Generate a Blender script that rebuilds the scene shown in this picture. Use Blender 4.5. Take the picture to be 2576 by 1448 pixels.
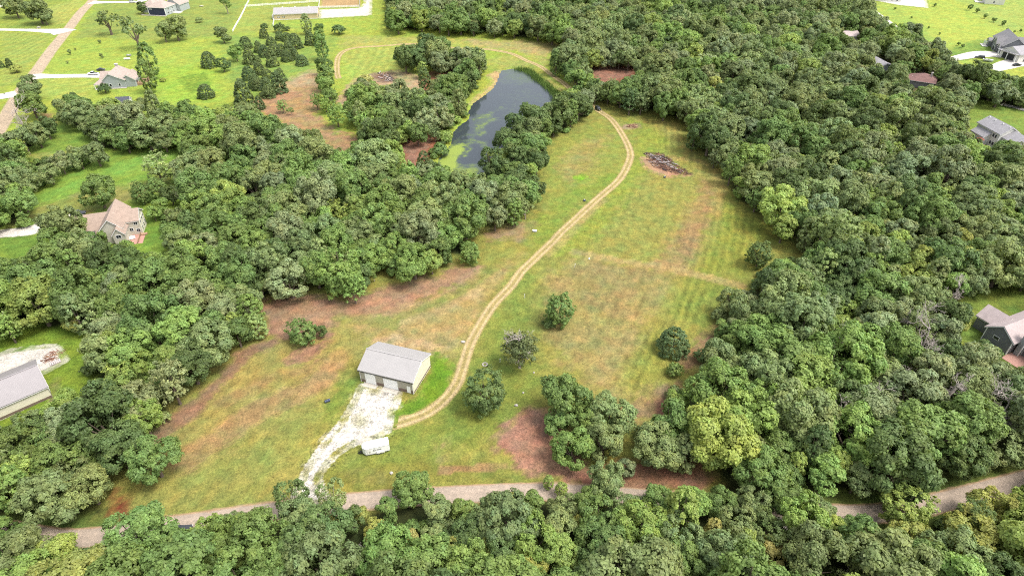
import bpy, bmesh, math, random
import numpy as np
from mathutils import Vector, Matrix

for o in list(bpy.data.objects):
    bpy.data.objects.remove(o)
SC = bpy.context.scene
COL = SC.collection
R = math.radians

# ------------------------------------------------------------------ camera, sky, sun, exposure
CAM_H, CAM_P, CAM_F = 113.0, R(36.5), 1560.0           # metres up, pitch below the horizon, focal length for a 2576 px wide survey
cd = bpy.data.cameras.new('camera'); cam = bpy.data.objects.new('camera', cd); COL.objects.link(cam)
cd.sensor_width = 36.0; cd.lens = 36.0 * CAM_F / 2576.0; cd.clip_start = 1.0; cd.clip_end = 6000.0
cam.location = (0, 0, CAM_H); cam.rotation_euler = (R(90) - CAM_P, 0, 0)
SC.camera = cam

SUN_EL, SUN_AZ = R(61), R(-20)                          # sun stands over +x, a little towards the camera
world = bpy.data.worlds.new('World'); SC.world = world; world.use_nodes = True
wn = world.node_tree.nodes; wl = world.node_tree.links
bg = wn['Background']; sky = wn.new('ShaderNodeTexSky'); sky.sky_type = 'NISHITA'; sky.sun_disc = False
sky.sun_elevation = SUN_EL; sky.sun_rotation = R(90) - SUN_AZ; sky.dust_density = 4.0; sky.air_density = 1.0; sky.ozone_density = 1.0
hs = wn.new('ShaderNodeHueSaturation'); hs.inputs['Saturation'].default_value = .35   # hazy, thinly overcast sky
wl.new(sky.outputs[0], hs.inputs['Color']); wl.new(hs.outputs[0], bg.inputs[0]); bg.inputs[1].default_value = 0.15
sd = bpy.data.lights.new('sun', 'SUN'); sd.energy = 1.2; sd.angle = R(18.0); sd.color = (1.0, 0.955, 0.88)
so = bpy.data.objects.new('sun', sd); COL.objects.link(so)
sdir = Vector((math.cos(SUN_EL) * math.cos(SUN_AZ), math.cos(SUN_EL) * math.sin(SUN_AZ), math.sin(SUN_EL)))
so.rotation_euler = sdir.to_track_quat('Z', 'Y').to_euler(); so.location = (200, -50, 300)
SC.view_settings.view_transform = 'Standard'; SC.view_settings.look = 'None'
SC.view_settings.exposure = 1.36; SC.view_settings.gamma = 1.0; SC.view_settings.use_curve_mapping = False
SC.render.engine = 'CYCLES'
try:
    SC.cycles.use_denoising = False; SC.cycles.filter_width = 1.1
    SC.cycles.max_bounces = 7; SC.cycles.diffuse_bounces = 5; SC.cycles.glossy_bounces = 2
    SC.cycles.transmission_bounces = 5; SC.cycles.transparent_max_bounces = 4
    SC.cycles.caustics_reflective = False; SC.cycles.caustics_refractive = False
except Exception:
    pass

rng = np.random.default_rng(7)
random.seed(7)

# ------------------------------------------------------------------ small helpers
def smooth(a, b, x):
    t = np.clip((x - a) / (b - a), 0, 1); return t * t * (3 - 2 * t)

def _hash(ix, iy, seed):
    with np.errstate(over='ignore'):
        h = (ix.astype(np.int64) * 374761393 + iy.astype(np.int64) * 668265263 + seed * 982451653) & 0xFFFFFFFF
        h = ((h ^ (h >> 13)) * 1274126177) & 0xFFFFFFFF
        h = (h ^ (h >> 16)) & 0xFFFFFF
    return h / float(0xFFFFFF)

def vnoise(x, y, size, seed=0):
    x = np.asarray(x, float) / size; y = np.asarray(y, float) / size
    ix = np.floor(x); iy = np.floor(y); fx = x - ix; fy = y - iy
    fx = fx * fx * (3 - 2 * fx); fy = fy * fy * (3 - 2 * fy)
    a = _hash(ix, iy, seed); b = _hash(ix + 1, iy, seed); c = _hash(ix, iy + 1, seed); d = _hash(ix + 1, iy + 1, seed)
    return (a * (1 - fx) + b * fx) * (1 - fy) + (c * (1 - fx) + d * fx) * fy

def fbm(x, y, size, seed=0, n=3):
    t = 0; a = 1; s = 0
    for k in range(n):
        x, y = .7986 * x - .6018 * y + 13.7, .6018 * x + .7986 * y - 7.1
        t = t + a * vnoise(x, y, size, seed + 17 * k); s += a; a *= .55; size *= .47
    return t / s

def lin(c):
    c = np.asarray(c, float) / 255.0
    return np.where(c <= .04045, c / 12.92, ((c + .055) / 1.055) ** 2.4)

ALB = 0.495                                               # sunlit picture value -> real albedo at this exposure
def A(*c):
    return lin(c) * ALB

# survey: a bearing read off the photograph (2576 x 1448) gives the place on the ground
def ray(px, py):
    u = np.asarray(px, float) - 1288; v = np.asarray(py, float) - 724
    return u, CAM_F * math.cos(CAM_P) - v * math.sin(CAM_P), -CAM_F * math.sin(CAM_P) - v * math.cos(CAM_P)

def at_z(px, py, z=0.0):
    dx, dy, dz = ray(px, py); t = (z - CAM_H) / dz
    return dx * t, dy * t

def seg_dist(X, Y, pts, closed=True):
    """distance to the outline and (closed) an inside flag"""
    d2 = np.full(X.shape, 1e18); ins = np.zeros(X.shape, bool)
    n = len(pts)
    for i in range(n if closed else n - 1):
        x0, y0 = pts[i]; x1, y1 = pts[(i + 1) % n]
        ex, ey = x1 - x0, y1 - y0; L = ex * ex + ey * ey + 1e-12
        t = np.clip(((X - x0) * ex + (Y - y0) * ey) / L, 0, 1)
        d2 = np.minimum(d2, (X - x0 - t * ex) ** 2 + (Y - y0 - t * ey) ** 2)
        if closed and y0 != y1:
            c = (y0 > Y) != (y1 > Y)
            ins ^= c & (X < x0 + (Y - y0) * ex / ey)
    return np.sqrt(d2), ins

def sdf(X, Y, pts, margin=30.0, closed=True):
    """signed distance, negative inside; far points get +margin"""
    pts = np.asarray(pts, float)
    out = np.full(X.shape, margin)
    m = (X > pts[:, 0].min() - margin) & (X < pts[:, 0].max() + margin) & (Y > pts[:, 1].min() - margin) & (Y < pts[:, 1].max() + margin)
    if m.any():
        d, ins = seg_dist(X[m], Y[m], pts, closed)
        out[m] = np.where(ins, -d, d) if closed else d
    return out

POND_D = [(1141, 362), (1123, 385), (1106, 405), (1112, 418), (1131, 430), (1150, 438), (1191, 442), (1225, 425), (1262, 390), (1288, 340),
          (1318, 305), (1360, 285), (1390, 272), (1398, 260), (1395, 245), (1380, 230), (1363, 212), (1338, 198), (1333, 188), (1310, 178),
          (1288, 175), (1264, 179), (1255, 205), (1244, 225), (1221, 242), (1194, 262), (1184, 280), (1186, 300), (1160, 318), (1144, 335)]
WATER_Z = -0.55
def poly_at(pd, z=0.0):
    a = np.array(pd, float); x, y = at_z(a[:, 0], a[:, 1], z); return np.stack([x, y], 1)
POND = poly_at(POND_D, WATER_Z)

def H(x, y):
    x = np.asarray(x, float); y = np.asarray(y, float)
    sh = np.broadcast(x, y).shape
    x = np.broadcast_to(x, sh).ravel(); y = np.broadcast_to(y, sh).ravel()
    z = .55 * np.sin(x / 43 + .6) * np.cos(y / 57) + .4 * np.sin((x + y) / 37 + 1.1)
    d = sdf(x, y, POND, 26)
    k = smooth(22, 3, d)
    z = z * (1 - k)
    z = np.where(d < 5, np.minimum(z, -1.3 + 1.35 * smooth(-3.0, 3.5, d) + (z if False else 0)), z)
    return z.reshape(sh)

def h1(x, y):
    return float(H(np.array([x]), np.array([y]))[0])

def ground_at(px, py, dz=0.0):
    x, y = at_z(px, py, dz)
    for _ in range(3):
        x, y = at_z(px, py, H(x, y) + dz)
    return x, y

def G(px, py, dz=0.0):
    x, y = ground_at(np.array([px], float), np.array([py], float), dz); return float(x[0]), float(y[0])

def gpoly(pd):
    a = np.array(pd, float); x, y = ground_at(a[:, 0], a[:, 1]); return np.stack([x, y], 1)

# ------------------------------------------------------------------ tagging
def tag(o, label=None, cat=None, group=None, kind=None):
    if label: o['label'] = label
    if cat: o['category'] = cat
    if group: o['group'] = group
    if kind: o['kind'] = kind
    return o

def link(name, me, parent=None, mat=None):
    o = bpy.data.objects.new(name, me); COL.objects.link(o)
    if parent: o.parent = parent
    if mat is not None and hasattr(me, 'materials') and not me.materials: me.materials.append(mat)
    return o

def empty(name, x, y, z=None, rz=0.0):
    o = bpy.data.objects.new(name, None); COL.objects.link(o)
    o.empty_display_size = .5
    o.location = (x, y, h1(x, y) if z is None else z); o.rotation_euler = (0, 0, rz); return o

def mesh_np(name, V, F, smooth_shade=False):
    me = bpy.data.meshes.new(name)
    V = np.asarray(V, np.float32); F = np.asarray(F, np.int32)
    n = F.shape[1]
    me.vertices.add(len(V)); me.vertices.foreach_set('co', V.ravel())
    me.loops.add(F.size); me.loops.foreach_set('vertex_index', F.ravel())
    me.polygons.add(len(F)); me.polygons.foreach_set('loop_start', np.arange(0, F.size, n, dtype=np.int32))
    me.polygons.foreach_set('loop_total', np.full(len(F), n, np.int32))
    if smooth_shade: me.polygons.foreach_set('use_smooth', np.ones(len(F), bool))
    me.update(calc_edges=True)
    return me

def mesh_py(name, V, F):
    me = bpy.data.meshes.new(name); me.from_pydata([tuple(v) for v in V], [], F); me.update(); return me

# ------------------------------------------------------------------ materials
def new_mat(name):
    m = bpy.data.materials.new(name); m.use_nodes = True
    nt = m.node_tree; b = nt.nodes['Principled BSDF']; return m, nt, b

def N(nt, t, **kw):
    n = nt.nodes.new(t)
    for k, v in kw.items(): setattr(n, k, v)
    return n

def paint_mat(name, c, rough=.6, var=.12, scale=1.5, metal=0.0, bump=None, spec=.4, streak=None):
    """plain coloured material with a little uneven wear; bump=('x'|'z'|'y', spacing m, depth)"""
    m, nt, b = new_mat(name)
    tc = N(nt, 'ShaderNodeTexCoord')
    no = N(nt, 'ShaderNodeTexNoise'); no.inputs['Scale'].default_value = scale; no.inputs['Detail'].default_value = 5
    if streak:
        mp = N(nt, 'ShaderNodeMapping'); mp.inputs['Scale'].default_value = streak
        nt.links.new(tc.outputs['Object'], mp.inputs[0]); nt.links.new(mp.outputs[0], no.inputs['Vector'])
    else:
        nt.links.new(tc.outputs['Object'], no.inputs['Vector'])
    mr = N(nt, 'ShaderNodeMapRange'); mr.inputs['From Min'].default_value = .25; mr.inputs['From Max'].default_value = .75
    mr.inputs['To Min'].default_value = 1 - var; mr.inputs['To Max'].default_value = 1 + var
    nt.links.new(no.outputs['Fac'], mr.inputs[0])
    vm = N(nt, 'ShaderNodeVectorMath', operation='SCALE'); vm.inputs[0].default_value = tuple(c)
    nt.links.new(mr.outputs[0], vm.inputs['Scale']); nt.links.new(vm.outputs[0], b.inputs['Base Color'])
    b.inputs['Roughness'].default_value = rough; b.inputs['Metallic'].default_value = metal
    b.inputs['Specular IOR Level'].default_value = spec
    if bump:
        ax, sp, dep = bump
        wv = N(nt, 'ShaderNodeTexWave', wave_type='BANDS', bands_direction=ax.upper(), wave_profile='SAW' if ax == 'z' else 'SIN')
        wv.inputs['Scale'].default_value = 0.314 / sp * (1.0 if ax == 'z' else 1.0)
        nt.links.new(tc.outputs['Object'], wv.inputs['Vector'])
        bp = N(nt, 'ShaderNodeBump'); bp.inputs['Distance'].default_value = dep; bp.inputs['Strength'].default_value = .6
        nt.links.new(wv.outputs['Fac'], bp.inputs['Height']); nt.links.new(bp.outputs[0], b.inputs['Normal'])
    return m

def glass_mat(name, c=(.02, .025, .03)):
    m, nt, b = new_mat(name); b.inputs['Base Color'].default_value = (*c, 1); b.inputs['Roughness'].default_value = .08
    b.inputs['Specular IOR Level'].default_value = .6; return m

M = {}
M['white'] = paint_mat('white_paint', (.80, .80, .78), .5, .05)
M['trim'] = paint_mat('white_trim', (.68, .67, .64), .55, .06)
M['concrete'] = paint_mat('concrete', (.56, .53, .48), .9, .12, .5)
M['apron'] = paint_mat('dusty_concrete', (.40, .37, .32), .95, .15, 1.5)
M['glass'] = glass_mat('window_glass')
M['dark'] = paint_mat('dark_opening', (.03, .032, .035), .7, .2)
M['black'] = paint_mat('black_rubber', (.02, .02, .022), .8, .2)
M['steel'] = paint_mat('galvanised_steel', (.42, .42, .43), .35, .1, 3, .6)
M['roof_metal'] = paint_mat('light_grey_metal_roof', (.285, .272, .264), .42, .05, .4, .0, ('x', .3, .02), .5)
M['roof_metal_dark'] = paint_mat('mauve_grey_metal_roof', (.245, .225, .225), .42, .05, .4, .0, ('x', .3, .02), .5)
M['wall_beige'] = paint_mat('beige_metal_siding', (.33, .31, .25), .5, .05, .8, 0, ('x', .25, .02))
M['wall_cream_and_sunlit'] = paint_mat('cream_and_sunlit_siding', (.62, .58, .46), .5, .05, .8, 0, ('y', .25, .02))  # cream paint, and painted sunlight on the barn and tan-roofed house ends
M['wainscot'] = paint_mat('brown_wainscot', (.16, .115, .095), .5, .1, .8, 0, ('x', .25, .02))
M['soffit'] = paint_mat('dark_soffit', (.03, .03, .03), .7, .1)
M['barn_tan'] = paint_mat('tan_barn_siding', (.50, .40, .24), .6, .08, .5, 0, ('x', .3, .02))
M['roof_tan'] = paint_mat('tan_shingles', (.285, .215, .172), .9, .16, .9, 0, ('z', .22, .02))
M['roof_brown'] = paint_mat('brown_shingles', (.31, .25, .215), .9, .16, .9, 0, ('z', .22, .02))
M['roof_grey'] = paint_mat('grey_shingles', (.175, .17, .175), .9, .16, .9, 0, ('z', .22, .02))
M['roof_lgrey'] = paint_mat('light_grey_shingles', (.26, .25, .26), .9, .14, .9, 0, ('z', .22, .02))
M['roof_pink'] = paint_mat('faded_pinkish_shingles', (.35, .29, .28), .9, .14, .9, 0, ('z', .22, .02))
M['roof_red'] = paint_mat('red_brown_shingles', (.16, .088, .078), .9, .2, .9, 0, ('z', .22, .02))
M['roof_navy'] = paint_mat('navy_shingles', (.06, .065, .085), .8, .15, .9, 0, ('z', .22, .02))
M['sid_beige'] = paint_mat('beige_lap_siding', (.47, .44, .36), .7, .06, .7, 0, ('z', .2, .02))
M['sid_grey'] = paint_mat('grey_lap_siding', (.30, .33, .32), .7, .06, .7, 0, ('z', .2, .02))
M['sid_dgrey'] = paint_mat('dark_grey_lap_siding', (.17, .175, .18), .7, .07, .7, 0, ('z', .2, .02))
M['sid_navy'] = paint_mat('navy_lap_siding', (.025, .03, .06), .6, .1, .7, 0, ('z', .2, .02))
M['sid_white'] = paint_mat('white_lap_siding', (.68, .66, .60), .6, .05, .7, 0, ('z', .2, .02))
M['brick_red'] = paint_mat('red_paving_brick', (.36, .20, .16), .9, .25, 4)
M['wood'] = paint_mat('weathered_deck_wood', (.30, .19, .12), .85, .25, 3)
M['bark'] = paint_mat('tree_bark', (.13, .10, .075), .95, .3, 3)
M['bark_pale'] = paint_mat('pale_bark', (.30, .25, .20), .95, .25, 3)
M['dead'] = paint_mat('bleached_dead_wood', (.36, .31, .28), .95, .2, 2)
M['char'] = paint_mat('charred_wood', (.045, .038, .04), .95, .5, 2)
M['ashwood'] = paint_mat('ashen_wood', (.42, .37, .36), .95, .35, 2)
M['rust'] = paint_mat('rust_brown_brush', (.17, .08, .055), .95, .4, 2)
M['redcloth'] = paint_mat('red_fabric', (.22, .05, .04), .9, .2, 3)
M['car_white'] = paint_mat('white_car_paint', (.72, .73, .74), .25, .03, 2, 0, None, .6)
M['car_dark'] = paint_mat('dark_grey_car_paint', (.035, .038, .043), .25, .1, 2, 0, None, .6)
M['car_silver'] = paint_mat('silver_car_paint', (.42, .44, .46), .3, .05, 2, .3, None, .6)
M['blue_plastic'] = paint_mat('dark_blue_plastic', (.035, .05, .09), .5, .1)
M['stone'] = paint_mat('pale_stone', (.36, .33, .30), .95, .2, 3)
M['lettering'] = paint_mat('dark_lettering', (.05, .05, .06), .6, .1)

# ------------------------------------------------------------------ clearings: everything else in view is woodland
K_FIELD = [(285, 1262), (300, 1225), (345, 1180), (375, 1120), (400, 1085), (432, 1072), (430, 1049), (440, 1027), (482, 1012), (487, 994), (482, 966),
    (515, 962), (530, 944), (560, 931), (595, 909), (600, 868), (640, 872), (668, 850), (664, 800), (664, 764), (684, 756), (704, 746), (744, 756), (794, 734),
    (839, 749), (856, 759), (869, 769), (904, 749), (925, 735), (945, 715), (966, 672), (971, 695), (1004, 717), (1054, 712), (1089, 712), (1104, 682), (1119, 662),
    (1140, 650), (1165, 675), (1206, 670), (1206, 640), (1190, 600), (1204, 577), (1246, 575), (1300, 560), (1343, 530), (1353, 525), (1363, 502), (1365, 462),
    (1353, 437), (1370, 435), (1370, 412), (1378, 387), (1388, 362), (1380, 342), (1398, 342), (1438, 332), (1448, 310), (1468, 310), (1488, 292), (1493, 265),
    (1495, 257), (1523, 257), (1540, 272), (1575, 277), (1610, 277), (1633, 282), (1653, 287), (1658, 297), (1680, 295), (1718, 300), (1723, 325), (1730, 362),
    (1755, 377), (1768, 395), (1783, 410), (1808, 427), (1818, 435), (1820, 457), (1820, 482), (1833, 500), (1858, 510), (1883, 527), (1903, 537), (1923, 555),
    (1932, 580), (1957, 602), (1982, 614), (2020, 612), (2007, 644), (1969, 640), (1930, 650), (1905, 612), (1885, 637), (1888, 659), (1905, 680), (1893, 700),
    (1880, 720), (1823, 732), (1820, 749), (1790, 774), (1788, 794), (1800, 810), (1785, 822), (1780, 834), (1798, 859), (1768, 874), (1745, 897), (1745, 909),
    (1763, 925), (1740, 940), (1698, 954), (1678, 987), (1670, 1007), (1660, 1032), (1648, 1047), (1600, 1054), (1585, 1075), (1592, 1150), (1690, 1165), (1745, 1180),
    (1790, 1203), (1745, 1218), (1705, 1212), (1690, 1220), (1650, 1205), (1608, 1203), (1600, 1230), (1575, 1245), (1560, 1200), (1530, 1170), (1500, 1175),
    (1480, 1195), (1465, 1222), (1430, 1225), (1395, 1225), (1390, 1195), (1375, 1200), (1360, 1212), (1315, 1218), (1312, 1240), (1288, 1238), (1231, 1241),
    (1206, 1258), (1144, 1251), (1119, 1248), (1085, 1200), (1060, 1185), (1034, 1180), (1000, 1195), (980, 1240), (940, 1262), (910, 1275), (870, 1280),
    (860, 1250), (800, 1235), (760, 1240), (735, 1250), (715, 1265), (690, 1290), (660, 1295), (640, 1262), (600, 1260), (560, 1270), (530, 1280), (490, 1300),
    (482, 1320), (430, 1330), (418, 1300), (390, 1285), (345, 1275), (325, 1280), (300, 1305)]
K_NORTH = [(-60, -40), (969, -40), (969, 80), (964, 90), (939, 92), (926, 85), (894, 84), (866, 72), (880, 80), (894, 84), (939, 92), (964, 92), (969, 82), (1029, 74),
    (1086, 74), (1119, 84), (1156, 87), (1164, 80), (1206, 84), (1269, 87), (1288, 97), (1350, 97), (1400, 105), (1410, 115), (1388, 125), (1378, 160), (1388, 180),
    (1413, 195), (1438, 212), (1470, 228), (1458, 230), (1428, 229), (1402, 240), (1398, 262), (1363, 265), (1338, 260), (1313, 270), (1288, 285), (1262, 310),
    (1250, 345), (1254, 377), (1239, 392), (1209, 400), (1195, 438), (1160, 440), (1120, 425), (1100, 410), (1112, 390), (1136, 362), (1140, 335), (1149, 318),
    (1165, 303), (1184, 290), (1181, 255), (1180, 240), (1209, 220), (1211, 190), (1219, 175), (1229, 155), (1221, 135), (1194, 125), (1156, 132), (1139, 125),
    (1119, 110), (1089, 107), (1056, 112), (1031, 117), (994, 132), (984, 147), (990, 158), (1010, 166), (1050, 168), (1055, 155), (1070, 155), (1078, 175),
    (1090, 180), (1150, 178), (1140, 195), (1120, 200), (1100, 195), (1085, 235), (1074, 240), (1059, 230), (1026, 220), (999, 212), (954, 217), (941, 205),
    (926, 192), (906, 192), (894, 207), (874, 225), (864, 237), (862, 262), (856, 285), (880, 310), (900, 335), (905, 345), (880, 368), (860, 388), (830, 375),
    (822, 350), (800, 330), (770, 330), (740, 320), (715, 310), (690, 300), (670, 290), (655, 275), (640, 262), (575, 262), (545, 270), (525, 277), (502, 260),
    (465, 272), (445, 258), (425, 265), (405, 270), (402, 260), (390, 240), (370, 227), (352, 235), (352, 252), (322, 262), (292, 260), (278, 252), (258, 255),
    (243, 275), (237, 262), (207, 242), (175, 242), (160, 252), (142, 270), (140, 290), (105, 300), (95, 285), (60, 330), (20, 330), (-60, 330)]
K_STRIP_A = [(65, 385), (100, 400), (140, 385), (180, 385), (190, 370), (228, 372), (215, 335), (150, 318), (140, 300), (150, 345), (100, 368)]
K_STRIP_B = [(228, 370), (280, 385), (350, 378), (450, 375), (455, 395), (410, 420), (412, 450), (445, 475), (450, 510), (480, 520), (425, 530), (380, 535),
    (378, 555), (405, 570), (412, 590), (415, 625), (350, 630), (300, 612), (225, 585), (240, 560), (215, 540), (150, 530), (120, 550), (105, 592), (118, 600),
    (80, 622), (70, 635), (37, 645), (0, 655), (-60, 670), (-60, 590), (0, 578), (80, 572), (95, 548), (97, 520), (85, 490), (100, 470), (130, 462), (155, 450),
    (175, 437), (200, 420), (265, 412), (290, 400), (270, 385)]
K_SHED = [(-60, 868), (0, 858), (75, 842), (130, 836), (170, 842), (205, 864), (205, 884), (190, 905), (190, 930), (205, 950), (190, 975), (150, 990), (135, 1003),
    (60, 1035), (0, 1057), (-60, 1080)]
K_LAWN = [(2217, -40), (2640, -40), (2640, 200), (2500, 187), (2460, 170), (2400, 160), (2385, 152), (2390, 135), (2382, 117), (2357, 107), (2330, 110), (2322, 87),
    (2312, 72), (2282, 60), (2262, 78), (2200, 34), (2195, 10)]
K_EAST = [(2452, 250), (2500, 262), (2530, 275), (2640, 262), (2640, 375), (2540, 362), (2475, 366), (2465, 345), (2440, 345), (2435, 300)]
K_SE = [(2447, 749), (2545, 732), (2640, 722), (2640, 920), (2540, 905), (2500, 872), (2480, 850), (2407, 859), (2422, 829), (2447, 787), (2430, 754)]
K_R1 = [(2124, 86), (2164, 86), (2164, 104), (2130, 106)]
K_R2 = [(2204, 142), (2243, 142), (2241, 172), (2216, 185), (2203, 180)]
K_R3 = [(2275, 190), (2310, 182), (2345, 198), (2360, 216), (2335, 234), (2290, 230)]
K_POCKET = [(1485, 175), (1510, 170), (1590, 172), (1595, 188), (1560, 198), (1545, 205), (1525, 212), (1510, 205), (1490, 190)]
K_ROAD_R = [(2084, 1271), (2219, 1268), (2337, 1246), (2394, 1234), (2482, 1211), (2640, 1170), (2640, 1205), (2545, 1230), (2500, 1234), (2454, 1262), (2395, 1270),
    (2347, 1286), (2225, 1315), (2190, 1305), (2140, 1298), (2100, 1290)]
K_ROAD_L = [(35, 1316), (100, 1331), (260, 1324), (260, 1355), (200, 1376), (150, 1370), (105, 1352), (60, 1340)]
K_DIRT = [(1008, 372), (1040, 350), (1080, 343), (1094, 358), (1068, 372), (1058, 395), (1047, 414), (1020, 402)]
CLEAR = [K_FIELD, K_NORTH, K_STRIP_A, K_STRIP_B, K_SHED, K_LAWN, K_EAST, K_SE, K_R1, K_R2, K_R3, K_POCKET, K_ROAD_R, K_ROAD_L, K_DIRT]
CLEAR_COL = [(152, 152, 76), (164, 180, 74), (130, 158, 66), (136, 164, 66), (130, 156, 56), (176, 192, 84), (136, 158, 70), (130, 148, 66), (100, 105, 60), (100, 105, 60),
             (110, 100, 65), (160, 105, 75), (110, 125, 60), (110, 125, 60), (160, 105, 75)]
CLEAR_W = [gpoly(k) for k in CLEAR]

# ground patches: outline on the ground, colour, strength, softness (m), wobble (m), patchiness 0..1
Z = []
def zone(pd, c, s=.8, soft=3.0, wob=4.0, patch=.3, closed=True, width=0.0):
    c = np.array(A(*c)); c = c + (c @ np.array([.3, .6, .1]) - c) * (.16 if c[0] > c[1] * 1.3 else .05)
    Z.append((gpoly(pd), c, s, soft, wob, patch, closed, width))
def stroke(pd, w, c, s=.8, soft=.8, wob=.8, patch=.2):
    zone(pd, c, s, soft, wob, patch, False, w)
# --- north: lawns
zone([(0, 80), (140, 85), (60, 190), (0, 235)], (158, 172, 80), .9, 2, 2)
zone([(0, -30), (225, -30), (160, 72), (0, 72)], (144, 162, 68), .8, 3, 3)
zone([(120, 20), (225, -10), (165, 60), (125, 62)], (190, 190, 95), .6, 3, 4)
zone([(190, 95), (270, -20), (620, -20), (580, 90), (360, 102)], (146, 162, 76), .9, 3, 5)
zone([(120, 240), (90, 195), (180, 100), (560, 105), (560, 260), (350, 250)], (164, 186, 70), .8, 5, 6)
zone([(90, 200), (250, 200), (230, 245), (150, 255), (95, 240)], (176, 184, 86), .6, 3, 5)
zone([(395, 170), (540, 160), (550, 250), (430, 255), (390, 210)], (158, 192, 52), .7, 5, 6)
zone([(600, 20), (640, 0), (800, 0), (800, 70), (590, 85)], (164, 172, 82), .7, 3, 4)
zone([(690, 52), (865, 45), (860, 70), (690, 70)], (160, 188, 64), .7, 2, 3)
zone([(560, 95), (700, 85), (850, 90), (830, 150), (800, 200), (640, 240), (570, 200)], (136, 164, 76), .8, 4, 6, .4)
zone([(2200, 0), (2250, 10), (2320, 70), (2400, 120), (2385, 152), (2280, 80)], (158, 182, 76), .85, 6, 6)
zone([(2380, 152), (2390, 122), (2470, 98), (2520, 105), (2500, 140), (2440, 150)], (122, 156, 62), .9, 3, 4)
zone([(2400, -20), (2640, -20), (2640, 100), (2520, 76), (2450, 30)], (168, 188, 92), .8, 6, 8)
zone([(2420, 165), (2500, 140), (2520, 150), (2490, 180)], (128, 152, 62), .9, 2, 3)
# --- north meadow round the loop
zone([(860, 90), (1000, 92), (1300, 100), (1400, 108), (1375, 165), (1290, 130), (1140, 118), (1000, 112), (860, 118)], (178, 172, 92), .8, 4, 6, .4)
zone([(1170, 100), (1400, 108), (1380, 150), (1300, 128), (1180, 112)], (188, 164, 104), .7, 3, 5, .4)
zone([(855, 130), (1000, 118), (1010, 160), (1040, 170), (1000, 182), (870, 200)], (170, 178, 84), .8, 3, 4, .3)
zone([(855, 150), (905, 180), (890, 200), (850, 200)], (158, 190, 74), .6, 2, 3)
zone([(1232, 165), (1340, 158), (1440, 218), (1400, 235), (1330, 185), (1240, 185)], (160, 168, 76), .8, 3, 3)
zone([(1380, 200), (1415, 225), (1405, 228), (1375, 205)], (186, 150, 100), .8, 1.5, 2)
zone([(1225, 150), (1300, 130), (1345, 160), (1260, 175)], (178, 166, 96), .6, 3, 4)
zone([(850, 262), (862, 232), (900, 195), (930, 186), (1010, 178), (1062, 190), (1062, 236), (990, 214), (950, 216), (900, 200), (870, 270)], (192, 160, 122), .95, 2, 3)
zone([(715, 205), (790, 185), (800, 205), (795, 285), (840, 330), (930, 350), (860, 395), (820, 370), (760, 335), (690, 300), (625, 270), (640, 252)], (182, 136, 98), .95, 3, 5, .2)
zone([(700, 215), (730, 195), (790, 175), (800, 200), (730, 230)], (200, 172, 122), .7, 3, 4, .4)
zone([(1085, 178), (1150, 172), (1150, 200), (1090, 200), (1080, 240), (1055, 240), (1060, 205)], (152, 96, 72), .95, 1.5, 2)
zone(K_DIRT, (172, 122, 96), 1, 3, 3, .1)
zone([(1225, 190), (1262, 178), (1256, 215), (1190, 268), (1182, 262), (1240, 205)], (200, 168, 112), .95, 1.5, 1.5)
zone(K_POCKET, (168, 118, 94), 1, 2, 2, .1)
# --- left
zone([(105, 282), (140, 285), (135, 312), (100, 310)], (168, 132, 88), .9, 2, 2)
zone([(100, 490), (250, 430), (380, 375), (455, 378), (440, 400), (280, 450), (100, 505)], (126, 170, 66), .8, 3, 4)
zone([(95, 515), (250, 480), (380, 455), (430, 425), (420, 470), (350, 505), (215, 540), (90, 558), (0, 582)], (156, 146, 86), .8, 4, 5, .4)
zone([(345, 520), (415, 530), (412, 622), (345, 625)], (112, 146, 50), .8, 2, 3)
zone([(0, 590), (115, 588), (100, 620), (0, 660)], (112, 146, 54), .9, 2, 2)
zone([(75, 392), (125, 385), (185, 380), (190, 395), (110, 400)], (176, 168, 90), .8, 2, 3)
zone([(125, 990), (140, 955), (145, 975), (132, 1005)], (160, 130, 108), .9, 1, 1)
# --- main field
zone([(285, 1262), (400, 1085), (600, 870), (900, 780), (1060, 740), (1190, 760), (1100, 900), (880, 930), (760, 1215), (650, 1260), (420, 1300)], (168, 152, 84), .75, 5, 6, .3)
zone([(300, 1240), (460, 1180), (620, 1090), (800, 1000), (870, 1000), (840, 1090), (770, 1190), (640, 1255), (500, 1280), (330, 1290)], (146, 156, 70), .75, 6, 8, .5)
zone([(330, 1275), (420, 1240), (560, 1240), (480, 1270)], (172, 160, 82), .6, 3, 4, .5)
stroke([(470, 1158), (620, 1050), (800, 962), (850, 900)], 6.0, (178, 138, 88), .75, 2, 2.4, .4)
stroke([(560, 1010), (700, 940), (780, 930)], 3.0, (168, 130, 80), .6, 2, 2, .4)
zone([(650, 770), (700, 740), (860, 750), (990, 720), (1095, 690), (1120, 665), (1200, 670), (1195, 705), (1090, 745), (1005, 790), (920, 800), (850, 815), (800, 850),
      (700, 850), (670, 870)], (180, 134, 104), .95, 2.5, 4, .15)
zone([(660, 780), (730, 760), (720, 820), (690, 850), (662, 850)], (160, 118, 94), .6, 3, 4, .4)
zone([(1190, 590), (1290, 560), (1340, 560), (1320, 600), (1230, 605)], (178, 140, 106), .85, 2.5, 4, .3)
zone([(720, 905), (770, 870), (830, 840), (825, 880), (780, 915), (735, 925)], (176, 126, 94), .95, 1.5, 2)
zone([(880, 815), (960, 790), (1080, 745), (1200, 700), (1320, 640), (1240, 750), (1180, 850), (1140, 895), (1085, 870), (950, 850)], (186, 158, 96), .8, 4, 5, .35)
zone([(930, 862), (1000, 850), (1120, 875), (1115, 900), (1080, 880), (960, 858)], (204, 168, 116), .9, 1.5, 2.5, .3)
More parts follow.
